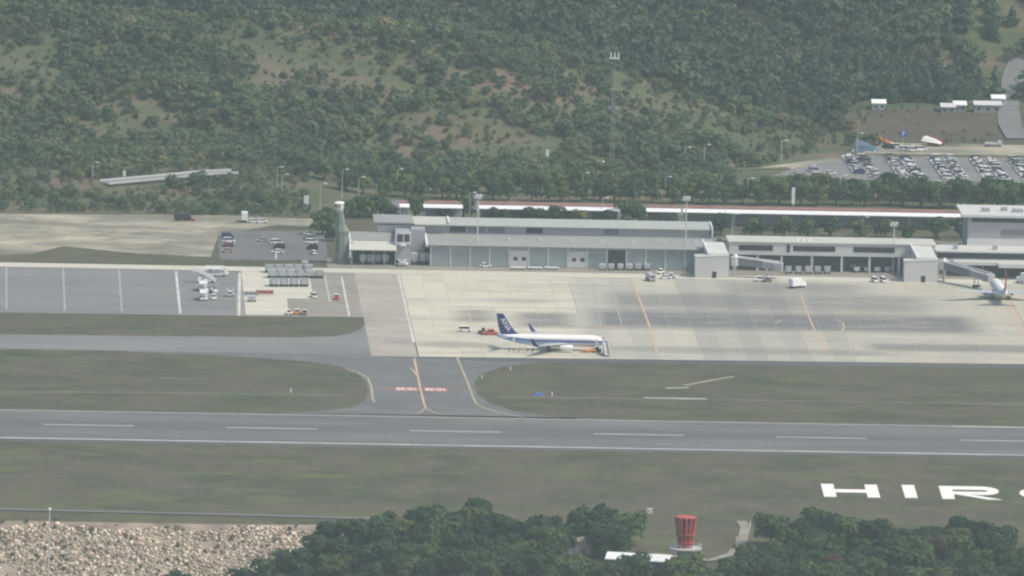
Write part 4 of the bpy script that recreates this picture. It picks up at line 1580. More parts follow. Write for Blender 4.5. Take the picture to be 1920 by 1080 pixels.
# ------------------------------------------------------------------ people on the apron
def person_mesh(pose):
    me = bpy.data.meshes.new("person")
    V, E_, Rr = [], [], []

    def v(p, r_, par=None):
        V.append(p)
        Rr.append(r_)
        if par is not None:
            E_.append((par, len(V) - 1))
        return len(V) - 1
    st_ = pose * .22
    pel = v((0, 0, .95), .15)
    ch = v((0, 0, 1.25), .155, pel)
    nk = v((0, 0, 1.48), .06, ch)
    hd = v((.02, 0, 1.60), .10, nk)
    v((.02, 0, 1.72), .085, hd)
    v((.125, 0, 1.60), .025, hd)
    for s in (-1, 1):
        hip = v((0, s * .10, .88), .10, pel)
        kn = v((.06 + s * st_ * .5, s * .11, .48), .068, hip)
        an = v((s * st_ - .03, s * .11, .09), .048, kn)
        v((s * st_ + .16, s * .12, .04), .04, an)
        sh = v((0, s * .20, 1.40), .062, ch)
        el = v((-.04 - s * st_ * .5, s * .25, 1.12), .046, sh)
        wr_ = v((.06 - s * st_, s * .24, .88), .034, el)
        pm = v((.09 - s * st_, s * .24, .80), .034, wr_)
        for j, (dx, ln) in enumerate(((-.03, .075), (-.01, .09), (.012, .085), (.032, .065))):
            k1 = v((.09 - s * st_ + dx, s * .24, .80 - ln * .6), .010, pm)
            v((.10 - s * st_ + dx, s * .235, .80 - ln), .009, k1)
        v((.14 - s * st_, s * .22, .79), .011, wr_)
    me.from_pydata(V, E_, [])
    return me, Rr


def cloth_mat(name, top, bottom):
    mt, t, b = new_mat(name)
    s = N(t, "ShaderNodeSeparateXYZ")
    t.links.new(N(t, "ShaderNodeTexCoord").outputs["Object"], s.inputs[0])
    z = s.outputs[2]
    c = mix(t, math_n(t, 'GREATER_THAN', z, .93), bottom, top)
    ay = math_n(t, 'ABSOLUTE', s.outputs[1])
    hand = math_n(t, 'MULTIPLY', math_n(t, 'GREATER_THAN', ay, .2), math_n(t, 'LESS_THAN', z, .89))
    hand = math_n(t, 'MULTIPLY', hand, math_n(t, 'GREATER_THAN', z, .65))
    skin = math_n(t, 'MAXIMUM', math_n(t, 'GREATER_THAN', z, 1.47), hand)
    c = mix(t, skin, c, (0.42, 0.26, 0.19))
    c = mix(t, math_n(t, 'LESS_THAN', z, .09), c, (0.02, 0.02, 0.02))
    t.links.new(c, b.inputs["Base Color"])
    b.inputs["Roughness"].default_value = 0.8
    return mt


CL = [cloth_mat("navy_workwear", (0.04, 0.05, 0.10), (0.03, 0.035, 0.06)), cloth_mat("white_shirt", (0.7, 0.7, 0.68), (0.05, 0.05, 0.07)), cloth_mat("dark_workwear", (0.05, 0.05, 0.05), (0.06, 0.06, 0.07))]
PM = [person_mesh(0.0), person_mesh(1.0), person_mesh(-.8)]
hair_me = MB().loft([[(cos(a) * rr - .02, sin(a) * rr, z) for a in np.linspace(0, 2 * pi, 10, endpoint=False)] for rr, z in ((.112, 1.63), (.122, 1.69), (.105, 1.76), (.05, 1.805))]).mesh("hair", MT['black'])
ppl = [(955, 661, 0, 0), (963, 662, 2, 1), (971, 663, 1, 2), (974, 661, 0, 0), (980, 662, 1, 1), (985, 663, 1, 0), (990, 662, 0, 2), (996, 663, 2, 1), (1000, 662, 0, 0)]
for i, (px, py, c, ps) in enumerate(ppl):
    p = G(px, py)
    me, radii = PM[ps][0].copy(), PM[ps][1]
    me.materials.append(CL[c])
    o = ob("person", me, None, (p.x, p.y, .1), cr.uniform(-3, 3))
    sk = o.modifiers.new("skin", 'SKIN')
    for vi, r_ in enumerate(radii):
        me.skin_vertices[0].data[vi].radius = (r_, r_)
    me.skin_vertices[0].data[0].use_root = True
    ss = o.modifiers.new("smooth", 'SUBSURF')
    ss.levels = ss.render_levels = 1
    tag(o, f"person in {('navy workwear', 'a white shirt and dark trousers', 'dark workwear')[c]}, {nth(i)} from left beside the wing", "person", "people standing beside the airliner")
    ob("hair", hair_me, o)


# ------------------------------------------------------------------ cargo building
cb = thing("cargo_building", "long grey two-tier cargo building with row of shutters facing the apron", "building", (0, 0, 0))
X0, X1, YF = 139.8, at(1336, 384), 383.0
part("base_wall", MB().box(X0, X1, YF, YF + 18, 0, 7.55), MT['wall_grey'], cb)
part("lower_roof", MB().prism_x([(YF - 1.4, 7.6), (YF - 1.4, 7.9), (YF + 17, 9.6), (YF + 17, 9.2)], X0 - .8, X1 + .5), MT['roof_grey'], cb)
part("gable_trim", MB().prism_x([(YF - 1.6, 7.2), (YF - 1.6, 8.2), (YF + 17, 9.9), (YF + 17, 8.9)], X0 - 1.5, X0 - .85), MT['white'], cb)
part("upper_wall", MB().box(X0 - 7, X1 - .6, YF + 17.05, YF + 31, 0, 12.4), MT['wall_grey'], cb)
XU = at(838, 402)
part("upper_roof", MB().prism_x([(YF + 16, 12.42), (YF + 16, 12.75), (YF + 31.5, 13.5), (YF + 31.5, 13.1)], XU, X1 + .2), MT['roof_pale'], cb)
part("upper_roof", MB().prism_x([(YF + 15.0, 12.6), (YF + 15.0, 13.1), (YF + 31.5, 13.6), (YF + 31.5, 13.2)], at(774, 402), XU - .1), MT['cream'], cb)
part("roof_trim", MB().box(XU - .05, XU + .6, YF + 15.2, YF + 31, 13.6, 14.0), MT['white'], cb)
part("roof_trim", MB().box(X1 + .25, X1 + .7, YF + 15.6, YF + 31, 10.2, 13.7), MT['white'], cb)
for xa, xb, mt in ((842, 872, 'glass'), (876, 908, 'wall_dark'), (914, 945, 'wall_dark'), (985, 1016, 'dark'), (1130, 1158, 'wall_dark')):
    part("clerestory_window", MB().box(at(xa, 400), at(xb, 400), YF + 16.93, YF + 17.03, 10.1, 12.2), MT[mt], cb)
bay = (X1 - X0) / 14.5
x = X0 + .4
sh_me = None
for i in range(14):
    x0, x1 = x + .35, x + bay - .35
    pxm = 805 + (1336 - 805) * (x + bay / 2 - X0) / (X1 - X0)
    if abs(pxm - 978) < 19 or abs(pxm - 1087) < 19:
        pn = part("office_panel", MB().box(x0, x1, YF - .12, YF - .02, .3, 6.2), MT['off_white'], cb)
        for dx in (1.2, 4.2):
            part("window", MB().box(x0 + dx, x0 + dx + 1.5, YF - .17, YF - .13, 2.6, 3.9), MT['glass'], pn)
    elif abs(pxm - 1158) < 19:
        part("open_doorway", MB().box(x0 - .2, x1 + .2, YF - .1, YF - .02, .15, 6.9), MT['dark'], cb)
    else:
        part("shutter", MB().box(x0, x1, YF - .1, YF - .02, .15, 5.6), MT['shutter'], cb)
    part("pillar", MB().box(x - .28, x + .28, YF - .3, YF + .02, 0, 7.5), MT['off_white'], cb)
    x += bay
# west annexe with the open shed and the stair block
an = thing("cargo_annexe", "pale low shed with stair block and two dark windows beside cargo building", "building")
xl, xr = at(657, 385), at(742, 385)
part("rear_wall", MB().box(xl + .2, xr - .2, 392, 398, 0, 8.0), MT['wall_dark'], an)
part("roof", MB().prism_x([(381, 5.5), (381, 5.8), (385, 8.4), (398, 9.7), (398, 9.3), (385, 8.0)], xl, xr), MT['cream'], an)
part("ridge_sheet", MB().prism_x([(385.3, 8.5), (385.3, 8.68), (398, 9.95), (398, 9.75)], xl + .3, xr - .2), MT['roof_grey'], an)
part("gable_wall", MB().prism_x([(381.2, 3.0), (381.2, 5.9), (385, 8.6), (398, 9.9), (398, 0), (392, 0)], xl - .5, xl - .05), MT['white'], an)
for i in range(5):
    xx = xl + .3 + (xr - xl - .6) * i / 4
    part("post", MB().box(xx - .12, xx + .12, 381.4, 381.7, 0, 5.5), MT['steel'], an)
xs0, xs1 = at(741, 385), at(770, 385)
part("stair_block", MB().box(xs0, xs1, 383.5, 397.9, 0, 11.6), MT['wall_grey'], an)
wf = part("window_frame", MB().box(xs0 - .3, xs1 - .2, 383.2, 383.48, 7.6, 11.8), MT['off_white'], an)
part("window", MB().box(xs0 + .4, xs0 + 2.5, 383.1, 383.19, 8.6, 11.3), MT['glass'], wf)
part("window", MB().box(xs0 + 3.0, xs1 - .7, 383.1, 383.19, 8.6, 11.3), MT['glass'], wf)
part("balcony", MB().box(xs0 + 1.6, xs0 + 3.6, 382.3, 383.18, 7.2, 7.7), MT['white'], an)
part("upper_wall", MB().box(at(706, 400), xs1, 398, 410, 0, 12.6), MT['off_white'], an)
part("upper_roof", MB().prism_x([(396.5, 13.2), (396.5, 13.7), (413, 14.3), (413, 13.6)], at(699, 402), at(773, 402)), MT['roof_grey'], an)
part("link_wall", MB().box(xs1 + .05, X0 - 1.55, 390, 400, 0, 12.2), MT['wall_grey'], an)

# ------------------------------------------------------------------ pier and terminal
PY = 385.0
pr = thing("terminal_pier", "long white pier with dark ribbon windows on columns beside apron", "building")
xa, xb = at(1366, PY), at(1752, PY)
part("wall", MB().box(xa, xb, PY, PY + 15, 5.9, 10.3), MT['off_white'], pr)
part("roof", MB().box(xa - .4, xb + .4, PY - .4, PY + 15.4, 10.32, 10.7), MT['cream'], pr)
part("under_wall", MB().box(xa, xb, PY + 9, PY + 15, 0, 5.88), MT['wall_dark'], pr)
for a, b in ((1384, 1448), (1486, 1565), (1599, 1676), (1706, 1723)):
    wn = part("window", MB().box(at(a, PY), at(b, PY), PY - .1, PY - .02, 7.5, 9.4), MT['glass'], pr)
    x0, x1 = at(a, PY), at(b, PY)
    nn = max(1, int((x1 - x0) / 3))
    for i in range(1, nn):
        xx = x0 + (x1 - x0) * i / nn
        part("mullion", MB().box(xx - .06, xx + .06, PY - .16, PY - .11, 7.5, 9.4), MT['wall_dark'], wn)
part("service_door", MB().box(at(1474, PY), at(1480, PY), PY - .1, PY - .02, 7.0, 9.8), MT['dark'], pr)
for px in (1376, 1420, 1465, 1522, 1578, 1630, 1685, 1740):
    xx = at(px, PY)
    part("column", MB().box(xx - .4, xx + .4, PY + .3, PY + 1.2, 0, 5.88), MT['off_white'], pr)
for px in (1492, 1503, 1515):
    xx = at(px, PY + 6)
    part("roof_vent", MB().tube((xx, PY + 4, 10.7), (xx, PY + 4, 11.5), .55, .45, 10), MT['white'], pr)

tm_ = thing("terminal_building", "large grey terminal with dark window bands at the right edge", "building")
xa, xb = at(1754, PY), 470
part("lower_wall", MB().box(xa, xb, PY, PY + 15, 4.2, 8.1), MT['off_white'], tm_)
part("window_band", MB().box(xa + .3, xb, PY - .12, PY - .02, 5.9, 8.05), MT['glass'], tm_)
part("band_roof", MB().box(xa, xb, PY - .6, PY + 15, 8.12, 8.7), MT['off_white'], tm_)
part("canopy", MB().box(at(1786, PY), xb, PY - 5.5, PY - .15, 4.3, 5.5), MT['off_white'], tm_)
part("canopy", MB().box(at(1868, PY), xb, PY - 9.0, PY - 5.6, 4.0, 5.4), MT['off_white'], tm_)
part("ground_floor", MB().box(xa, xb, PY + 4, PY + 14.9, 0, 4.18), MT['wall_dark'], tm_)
for px in (1760, 1800, 1842, 1884, 1926):
    xx = at(px, PY)
    part("column", MB().box(xx - .35, xx + .35, PY - .8, PY - .2, 0, 4.28), MT['wall_grey'], tm_)
for px in (1792, 1866):
    xx = at(px, PY)
    part("roof_vent", MB().box(xx - .8, xx + .8, PY + 3, PY + 5, 8.7, 10.2), MT['wall_grey'], tm_)
xm = at(1812, 402)
part("main_block", MB().box(xm, xb, 400.05, 424, 0, 19.0), MT['wall_grey'], tm_)
part("base_band", MB().box(xm - .2, xb, 399.6, 400.0, 8.72, 11.2), MT['off_white'], tm_)
part("upper_window", MB().box(at(1819, 400), xb, 399.85, 399.98, 17.2, 18.9), MT['glass'], tm_)
part("window", MB().box(at(1876, 400), xb, 399.8, 399.98, 12.6, 14.4), MT['wall_dark'], tm_)
part("roof_slab", MB().box(xm - 2.4, xb, 398.4, 426, 19.02, 19.9), MT['off_white'], tm_)


for px, yy_, w_ in ((1845, 409, 3.0), (1880, 412, 2.2), (1905, 408, 4.0)):
    xx = at(px, yy_)
    part("roof_unit", MB().bev(xx - w_ / 2, xx + w_ / 2, yy_ - 1.2, yy_ + 1.2, 19.9, 21.2, .12), MT['wall_grey'], tm_)
for i in range(9):
    xx = X0 + 6 + i * (X1 - X0 - 12) / 8
    part("roof_vent", MB().bev(xx - .55, xx + .55, YF + 7.4, YF + 8.4, 8.65, 9.5, .1), MT['off_white'], cb)
for i in range(15):
    xx = X0 + .4 + i * bay
    if xx < X1 - 1:
        part("roof_seam", MB().prism_x([(YF - 1.38, 7.91), (YF - 1.38, 7.99), (YF + 16.9, 9.68), (YF + 16.9, 9.6)], xx - .09, xx + .09), MT['wall_grey'], cb)
# fixed boarding blocks with the passenger bridges
def boarding_block(px0, px1, base_py, label):
    a, b = G(px0, base_py), G(px1, base_py)
    t = thing("boarding_block", label, "boarding block", ((a.x + b.x) / 2, a.y, .06))
    hw_ = (b.x - a.x) / 2
    d = 7.0
    blk = MB().loft([[(-hw_, 0, 0), (hw_, 0, 0), (hw_, d, 0), (-hw_, d, 0)], [(-hw_, 0, 7.2), (hw_, 0, 7.9), (hw_, d, 7.9), (-hw_, d, 7.2)]])
    part("wall", blk, MT['off_white'], t)
    part("roof", MB().loft([[(-hw_ - .1, -.1, 7.25), (hw_ + .1, -.1, 7.95), (hw_ + .1, d + .1, 7.95), (-hw_ - .1, d + .1, 7.25)],
                            [(-hw_ - .1, -.1, 7.5), (hw_ + .1, -.1, 8.2), (hw_ + .1, d + .1, 8.2), (-hw_ - .1, d + .1, 7.5)]]), MT['cream'], t)
    part("door", MB().box(-.5 + hw_ * .1, 1.0 + hw_ * .1, -.1, -.02, 0, 2.3), MT['dark'], t)
    # sloping corridor up to the pier
    yp = PY - a.y
    part("corridor", MB().loft([[(-1.0, d * .5, 4.8), (hw_, d * .5, 4.8), (hw_, d * .5, 8.3), (-1.0, d * .5, 8.3)], [(-2.2, yp - .05, 6.6), (hw_ - 1, yp - .05, 6.6), (hw_ - 1, yp - .05, 10.25), (-2.2, yp - .05, 10.25)]]), MT['off_white'], t)
    part("corridor_fin", MB().loft([[(-1.5, d * .5, 7.9), (-1.1, d * .5, 7.9), (-1.1, d * .5, 8.9), (-1.5, d * .5, 8.9)], [(-2.7, yp - .1, 9.8), (-2.3, yp - .1, 9.8), (-2.3, yp - .1, 11.2), (-2.7, yp - .1, 11.2)]]), MT['white'], t)
    return t, hw_


b1, hw1 = boarding_block(1303, 1366, 521, "white boarding block with small dark door at the pier's left end")
b2, hw2 = boarding_block(1695, 1757, 529, "white boarding block beside the bridge to the red tailed airliner")


def passenger_bridge(x, y, x2, y2, label):
    t = thing("passenger_bridge", label, "passenger bridge", (x, y, .06))
    d = Vector((x2 - x, y2 - y, 0))
    L = d.length
    t.rotation_euler = (0, 0, math.atan2(d.y, d.x))
    part("rotunda", MB().tube((0, 0, 4.1), (0, 0, 7.4), 1.7, n=14), MT['off_white'], t)
    part("rotunda_cap", MB().tube((0, 0, 7.4), (0, 0, 8.3), .8, .5, 10), MT['white'], t)
    part("rotunda_column", MB().tube((0, 0, 0), (0, 0, 4.1), .6, n=10), MT['pole'], t)
    h0, h1 = 4.4, 3.2
    part("outer_tunnel", MB().loft([[(1.4, -1.3, h0), (1.4, 1.3, h0), (1.4, 1.3, h0 + 2.7), (1.4, -1.3, h0 + 2.7)], [(L * .62, -1.3, h0 + (h1 - h0) * .62), (L * .62, 1.3, h0 + (h1 - h0) * .62), (L * .62, 1.3, h0 + 2.7 + (h1 - h0) * .62), (L * .62, -1.3, h0 + 2.7 + (h1 - h0) * .62)]]), MT['wall_dark'], t)
    part("inner_tunnel", MB().loft([[(L * .62, -1.1, h0 + (h1 - h0) * .62 + .1), (L * .62, 1.1, h0 + (h1 - h0) * .62 + .1), (L * .62, 1.1, h0 + 2.4 + (h1 - h0) * .62), (L * .62, -1.1, h0 + 2.4 + (h1 - h0) * .62)], [(L - 2, -1.1, h1 + .1), (L - 2, 1.1, h1 + .1), (L - 2, 1.1, h1 + 2.4), (L - 2, -1.1, h1 + 2.4)]]), MT['wall_grey'], t)
    for s in (-1, 1):
        part("roof_rail", MB().loft([[(.6, s * 1.3 - .12, h0 + 2.72), (.6, s * 1.3 + .12, h0 + 2.72), (.6, s * 1.3 + .12, h0 + 3.1), (.6, s * 1.3 - .12, h0 + 3.1)], [(L, s * 1.3 - .12, h1 + 2.6), (L, s * 1.3 + .12, h1 + 2.6), (L, s * 1.3 + .12, h1 + 2.95), (L, s * 1.3 - .12, h1 + 2.95)]]), MT['white'], t)
    part("cab", MB().bev(L - 2.2, L + 1.4, -1.8, 1.8, h1 - .1, h1 + 2.6, .3), MT['wall_grey'], t)
    part("drive_column", MB().tube((L * .72, -.9, .5), (L * .72, -.9, h1 + .6), .22).tube((L * .72, .9, .5), (L * .72, .9, h1 + .6), .22), MT['pole'], t)
    part("drive_wheels", MB().tube((L * .72, -1.5, .5), (L * .72, 1.5, .5), .5, n=12), MT['tyre'], t)
    return t


passenger_bridge(b1.location.x + hw1 + 2.4, b1.location.y + 4.0, at(1460, 366), 366.5, "grey passenger bridge with dark tunnel, folded at the left boarding block")
passenger_bridge(b2.location.x + hw2 + 2.6, b2.location.y + 4.0, at(1852, 352), 347.0, "grey passenger bridge leading down to the red tailed airliner")

# ------------------------------------------------------------------ long canopy behind the buildings
def canopy(pxa, pxb, Y, label, H=5.4, rounded=False):
    xa, xb = at_z(pxa, Y, H), at_z(pxb, Y, H)
    t = thing("covered_walkway", label, "canopy", ((xa + xb) / 2, Y, 0))
    hw_ = (xb - xa) / 2
    part("barrel_roof", MB().prism_x([(-.4, H - .5), (-.4, H - .2), (.8, H + .25), (2.6, H + .5), (4.6, H + .4), (6.0, H + .1), (6.0, H - .3), (2.6, H + .1)], -hw_, hw_), MT['white'], t)
    part("rear_roof", MB().prism_x([(6.05, H + .3), (6.05, H + .6), (9.5, H + 1.0), (9.5, H + .7)], -hw_ + .4, hw_ - .4), MT['brown_red'], t)
    part("rear_wall", MB().box(-hw_ + .6, hw_ - .6, 6.3, 6.7, 0, H + .2), MT['wall_grey'], t)
    n = max(2, int(2 * hw_ / 9))
    for i in range(n + 1):
        x = -hw_ + .5 + (2 * hw_ - 1) * i / n
        part("post", MB().tube((x, .5, 0), (x, .5, H - .6), .14, n=6), MT['pole'], t)
    return t


def at_z(px, Y, z):
    x = at(px, Y)
    for _ in range(5):
        u, _v = proj(Vector((x, Y, z)))
        x += (px - u) / 5.2
    return x


canopy(749, 768, 500, "short white edged walkway roof left of a dark tree, landside")
canopy(794, 868, 500, "white edged walkway roof piece between two dark trees, landside")
canopy(898, 1162, 500, "long white edged walkway roof behind the cargo building")
canopy(1212, 1277, 500, "short white edged walkway roof right of the big dark tree")
canopy(1281, 1802, 500, "longest white edged walkway roof, ending at the terminal block")


# ------------------------------------------------------------------ poles, masts, signs
def pole_thing(name, label, cat, px, base_py, top_py, r0=.16, head='lamp', group=None, mat='pole', base=None):
    p = base or G(px, base_py)
    t = thing(name, label, cat, (p.x, p.y, p.z), 0, group)
    lo_, hi_ = 1.0, 90.0
    for _ in range(30):
        mid = (lo_ + hi_) / 2
        if proj(p + Vector((0, 0, mid)))[1] > top_py:
            lo_ = mid
        else:
            hi_ = mid
    H = lo_
    part("pole", MB().tube((0, 0, -.5), (0, 0, H), r0, r0 * .6, 8), MT[mat], t)
    if head == 'lamp':
        part("arm", MB().tube((0, 0, H - .1), (1.6, 0, H + .25), r0 * .5, r0 * .4, 6), MT[mat], t)
        part("lamp_head", MB().bev(1.2, 2.4, -.25, .25, H + .12, H + .4, .08), MT['white'], t)
    elif head == 'twin':
        part("arm", MB().tube((-1.5, 0, H), (1.5, 0, H), r0 * .5, n=6), MT[mat], t)
        for s in (-1, 1):
            part("lamp_head", MB().bev(s * 1.6 - .6, s * 1.6 + .6, -.25, .25, H - .1, H + .2, .08), MT['white'], t)
    elif head == 'flood':
        part("lamp_frame", MB().box(-1.4, 1.4, -.15, .15, H - .2, H + 1.6), MT['steel'], t)
        for i in range(4):
            part("floodlight", MB().bev(-1.25 + i * .66, -.75 + i * .66, -.55, -.16, H + .1 + (i % 2) * .7, H + .6 + (i % 2) * .7, .06), MT['white'], t)
    elif head == 'ball':
        part("lamp_head", MB().loft([[(cos(a) * rr, sin(a) * rr, H + z) for a in np.linspace(0, 2 * pi, 10, endpoint=False)] for rr, z in ((.2, 0), (.5, .35), (.5, .7), (.2, 1.05))]), MT['white'], t)
    elif head == 'banner':
        part("banner", MB().box(-.05, .05, -.7, .7, H * .25, H), MT['white'], t) if False else part("banner", MB().box(-.6, .6, -.06, .06, H * .2, H + .1), MT['white'], t)
    return t, H


pole_thing("floodlight_mast", "tall floodlight mast in front of the cargo building's left half", "floodlight mast", 894, 498, 372, .28, 'flood', "floodlight masts along the apron")
pole_thing("floodlight_mast", "tall floodlight mast in front of the cargo building's right end", "floodlight mast", 1284, 506, 376, .28, 'flood', "floodlight masts along the apron")
pole_thing("floodlight_mast", "pale floodlight mast rising from the pier's window front", "floodlight mast", 1674, 512, 424, .28, 'flood', "floodlight masts along the apron")
lamps = [(519, 352, 314, "left one of two close light poles above the small car park"), (529, 358, 328, "right one of two close light poles above the small car park"),
         (641, 372, 318, "light pole left of the netted tower's trees"), (600, 396, 345, "light pole just left of the netted tower"), (672, 372, 333, "short light pole behind yellow green trees near the tower"),
         (744, 366, 318, "light pole in the tree belt above the short walkway roof"), (1092, 372, 325, "light pole in front of the middle of the tree belt"), (1129, 420, 372, "light pole beside the long walkway roof"),
         (1247, 376, 332, "light pole before dark belt trees, above the round ended walkway"), (1284, 312, 277, "left one of two street lamps at the hill's foot"), (1320, 314, 272, "right one of two street lamps at the hill's foot"),
         (1465, 306, 264, "street lamp beside the tan track to the far car park"), (1401, 384, 335, "light pole before the belt trees left of the white banner"), (1575, 384, 330, "light pole before the belt trees below the far car park"),
         (1750, 388, 340, "light pole before the belt trees at right"), (1607, 289, 250, "light pole standing by the blue tarpaulin heap"), (1372, 448, 402, "light pole between small trees behind the pier"),
         (173, 338, 305, "light pole in the shrubs on the left terrace"), (1616, 447, 408, "light pole among the small trees behind the pier's middle"), (880, 412, 362, "light pole behind the left floodlight mast")]
for px, b_, t_, lab in lamps:
    pole_thing("street_lamp", lab, "street lamp", px, b_, t_, .14, 'lamp', "street lamps around the airport roads")
pole_thing("perimeter_lamp", "grey lamp pole with round white head standing on the stony slope", "lamp post", 90, 1110, 958, .32, 'ball')
pole_thing("banner_pole", "white banner on a pole at the foot of the shrubby hill", "banner", 1026, 307, 281, .12, 'banner')
pole_thing("banner_pole", "white banner pole standing above the long walkway roof", "banner", 1487, 390, 352, .12, 'banner')
pole_thing("banner_pole", "small white banner post beside the elevated road", "banner", 233, 333, 320, .12, 'banner')

p = G(574, 394)
t = thing("white_board", "tall white board sign at the left terrace's right end", "sign", (p.x, p.y, p.z))
part("board", MB().box(-.9, .9, -.12, .12, .4, 5.4), MT['white'], t)
part("post", MB().tube((-.6, .2, 0), (-.6, .2, 5.0), .1).tube((.6, .2, 0), (.6, .2, 5.0), .1), MT['steel'], t)
t = thing("board_fence", "low dark fence rail running left from the white board", "fence", (p.x, p.y, p.z))
part("rail", MB().box(-9, -1, .1, .25, 4.6, 4.9), MT['brown_red'], t)
for x in (-8.8, -5, -1.4):
    part("post", MB().box(x - .1, x + .1, .05, .3, 0, 4.6), MT['bark'], t)

# parking sign
t, H = pole_thing("parking_sign", "blue square parking sign with white P on a pole", "sign", 1693, 284, 246, .12, 'none')
pl = part("sign_panel", MB().bev(-1.2, 1.2, -.2, -.1, H - 2.2, H + .2, .02), MT['blue'], t)
lettering("P", MT['white'], pl, (0, -.22, H - 1.0), 2.2, (pi / 2, 0, 0), 1.0, 0.01)

# slender lattice antenna mast on the hill
p = G(1147, 316)
t = thing("antenna_mast", "tall grey lattice antenna mast with platform rising before the hillside", "antenna mast", tuple(p))
H = 0
while proj(p + Vector((0, 0, H)))[1] > 112:
    H += .5
for i in range(4):
    a = pi / 4 + i * pi / 2
    part("leg", MB().tube((cos(a) * 1.0, sin(a) * 1.0, -.5), (cos(a) * .4, sin(a) * .4, H), .09, .06, 6), MT['wall_grey'], t)
br = MB()
nb = 16
for k in range(nb):
    z0, z1 = H * k / nb, H * (k + 1) / nb
    r0, r1 = 1.0 - .6 * k / nb, 1.0 - .6 * (k + 1) / nb
    for i in range(4):
        a, b = pi / 4 + i * pi / 2, pi / 4 + (i + 1) * pi / 2
        br.tube((cos(a) * r0, sin(a) * r0, z0), (cos(b) * r1, sin(b) * r1, z1), .04, n=4)
o = part("bracing", br, MT['wall_grey'], t)
part("platform", MB().box(-1.9, 1.9, -1.9, 1.9, H, H + .3), MT['steel'], t)
part("antenna_panel", MB().box(-1.7, -1.2, -1.8, -1.5, H + .3, H + 2.6).box(-.25, .25, -1.8, -1.5, H + .3, H + 2.6).box(1.2, 1.7, -1.8, -1.5, H + .3, H + 2.6), MT['white'], t)
for zz in (H * .56,):
    part("dish_antenna", MB().tube((-1.4, -1.6, zz), (-1.4, -1.2, zz), .6, .4, 12).tube((1.4, -1.6, zz), (1.4, -1.2, zz), .9, .5, 12), MT['wall_grey'], t)

# netted tower left of the annexe
p = G(640, 494)
t = thing("netted_tower", "grey green netted tower with white boxy cab on top left of sheds", "tower", (p.x, p.y, .0))
def oct_ring(z, w0, d0, ox=0.0):
    return [(ox + w0 * cos(a), d0 * sin(a), z) for a in np.linspace(pi / 8, 2 * pi + pi / 8, 8, endpoint=False)]
part("lower_screen", MB().loft([oct_ring(0, 2.5, 2.2), oct_ring(10, 2.4, 2.2)]), MT['net'], t)
part("skirt", MB().loft([oct_ring(10.02, 2.5, 2.2), oct_ring(12, 2.9, 2.3), oct_ring(14, 1.8, 1.8, -.5), oct_ring(19, 1.2, 1.2, -.8)]), MT['net'], t)
cbm = part("cab", MB().loft([oct_ring(19.02, 1.2, 1.2, -1.0), oct_ring(20.2, 1.8, 1.7, -1.3), oct_ring(21.8, 1.8, 1.7, -1.3)]), MT['off_white'], t)
part("window", MB().loft([oct_ring(20.5, 1.82, 1.75, -1.5), oct_ring(21.3, 1.82, 1.75, -1.5)]), MT['wall_dark'], cbm)
part("roof", MB().loft([oct_ring(21.82, 2.0, 1.9, -1.2), oct_ring(22.4, 1.3, 1.2, -1.0)]), MT['white'], t)
part("side_wall", MB().box(2.6, 4.0, -1.8, 1.8, 0, 8), MT['wall_dark'], t)

# elevated road on the left terrace
def guard_road(pts, label):
    ps = [G(*q) for q in pts]
    t = thing("elevated_road", label, "road bridge", tuple(ps[0]))
    o = ps[0]
    deck, rail, pier = MB(), MB(), MB()
    for i in range(len(ps) - 1):
        a, b = ps[i] - o, ps[i + 1] - o
        d = (b - a).normalized()
        n = Vector((-d.y, d.x, 0)).normalized() * 4.0
        za, zb = Vector((0, 0, .6)), Vector((0, 0, .6))
        lo_ = Vector((0, 0, -.4))
        deck.loft([[a - n + za + lo_, a + n + za + lo_, a + n + za, a - n + za], [b - n + zb + lo_, b + n + zb + lo_, b + n + zb, b - n + zb]])
        for s in (-1, 1):
            e = n * s * .98
            u = Vector((0, 0, .85))
            w_ = d.cross(Vector((0, 0, 1))) * .1
            rail.loft([[a + e + za - w_, a + e + za + w_, a + e + za + w_ + u, a + e + za - w_ + u], [b + e + zb - w_, b + e + zb + w_, b + e + zb + w_ + u, b + e + zb - w_ + u]])
        pier.box(b.x - .6, b.x + .6, b.y - 1.5, b.y + 1.5, b.z - 1.5, b.z + .18)
    part("deck", deck, MT['road'], t)
    part("guard_rail", rail, MT['pole'], t)
    part("pier", pier, MT['wall_grey'], t)


guard_road([(196, 346), (262, 340), (330, 334), (390, 328), (440, 326)], "grey elevated road with pale guard rails crossing the left terrace")


def rail_fence(name, pts, label, Hh, mat, gap=4.0, cat="fence"):
    ps = [G(*q) for q in pts]
    o = ps[0]
    t = thing(name, label, cat, tuple(o))
    rl = MB()
    post_me = MB().box(-.06, .06, -.06, .06, -.2, Hh).mesh("post", MT[mat])
    for i in range(len(ps) - 1):
        a, b = ps[i], ps[i + 1]
        L = (b - a).length
        n = max(1, int(L / gap))
        for k in range(n):
            q0, q1 = a.lerp(b, k / n), a.lerp(b, (k + 1) / n)
            q0 = Vector((q0.x, q0.y, hz(q0.x, q0.y))) - o
            q1 = Vector((q1.x, q1.y, hz(q1.x, q1.y))) - o
            ob("post", post_me, t, q0)
            for f_ in (.5, 1.0):
                rl.tube(q0 + Vector((0, 0, Hh * f_)), q1 + Vector((0, 0, Hh * f_)), .045, n=4)
    part("rail", rl, MT[mat], t)
    return t


rail_fence("perimeter_fence", [(-40, 962), (150, 966), (400, 972), (660, 979)], "thin grey post and rail fence along the top of the stony slope", 1.4, 'net', 5.0)
rail_fence("road_guard_rail", [(1345, 442), (1500, 445), (1660, 447), (1800, 449)], "pale guard rail of the landside road behind the pier", 1.2, 'off_white', 6.0, "guard rail")
rail_fence("car_park_fence", [(415, 489), (500, 491), (602, 493)], "low grey fence in front of the small car park", 1.5, 'steel', 4.0)


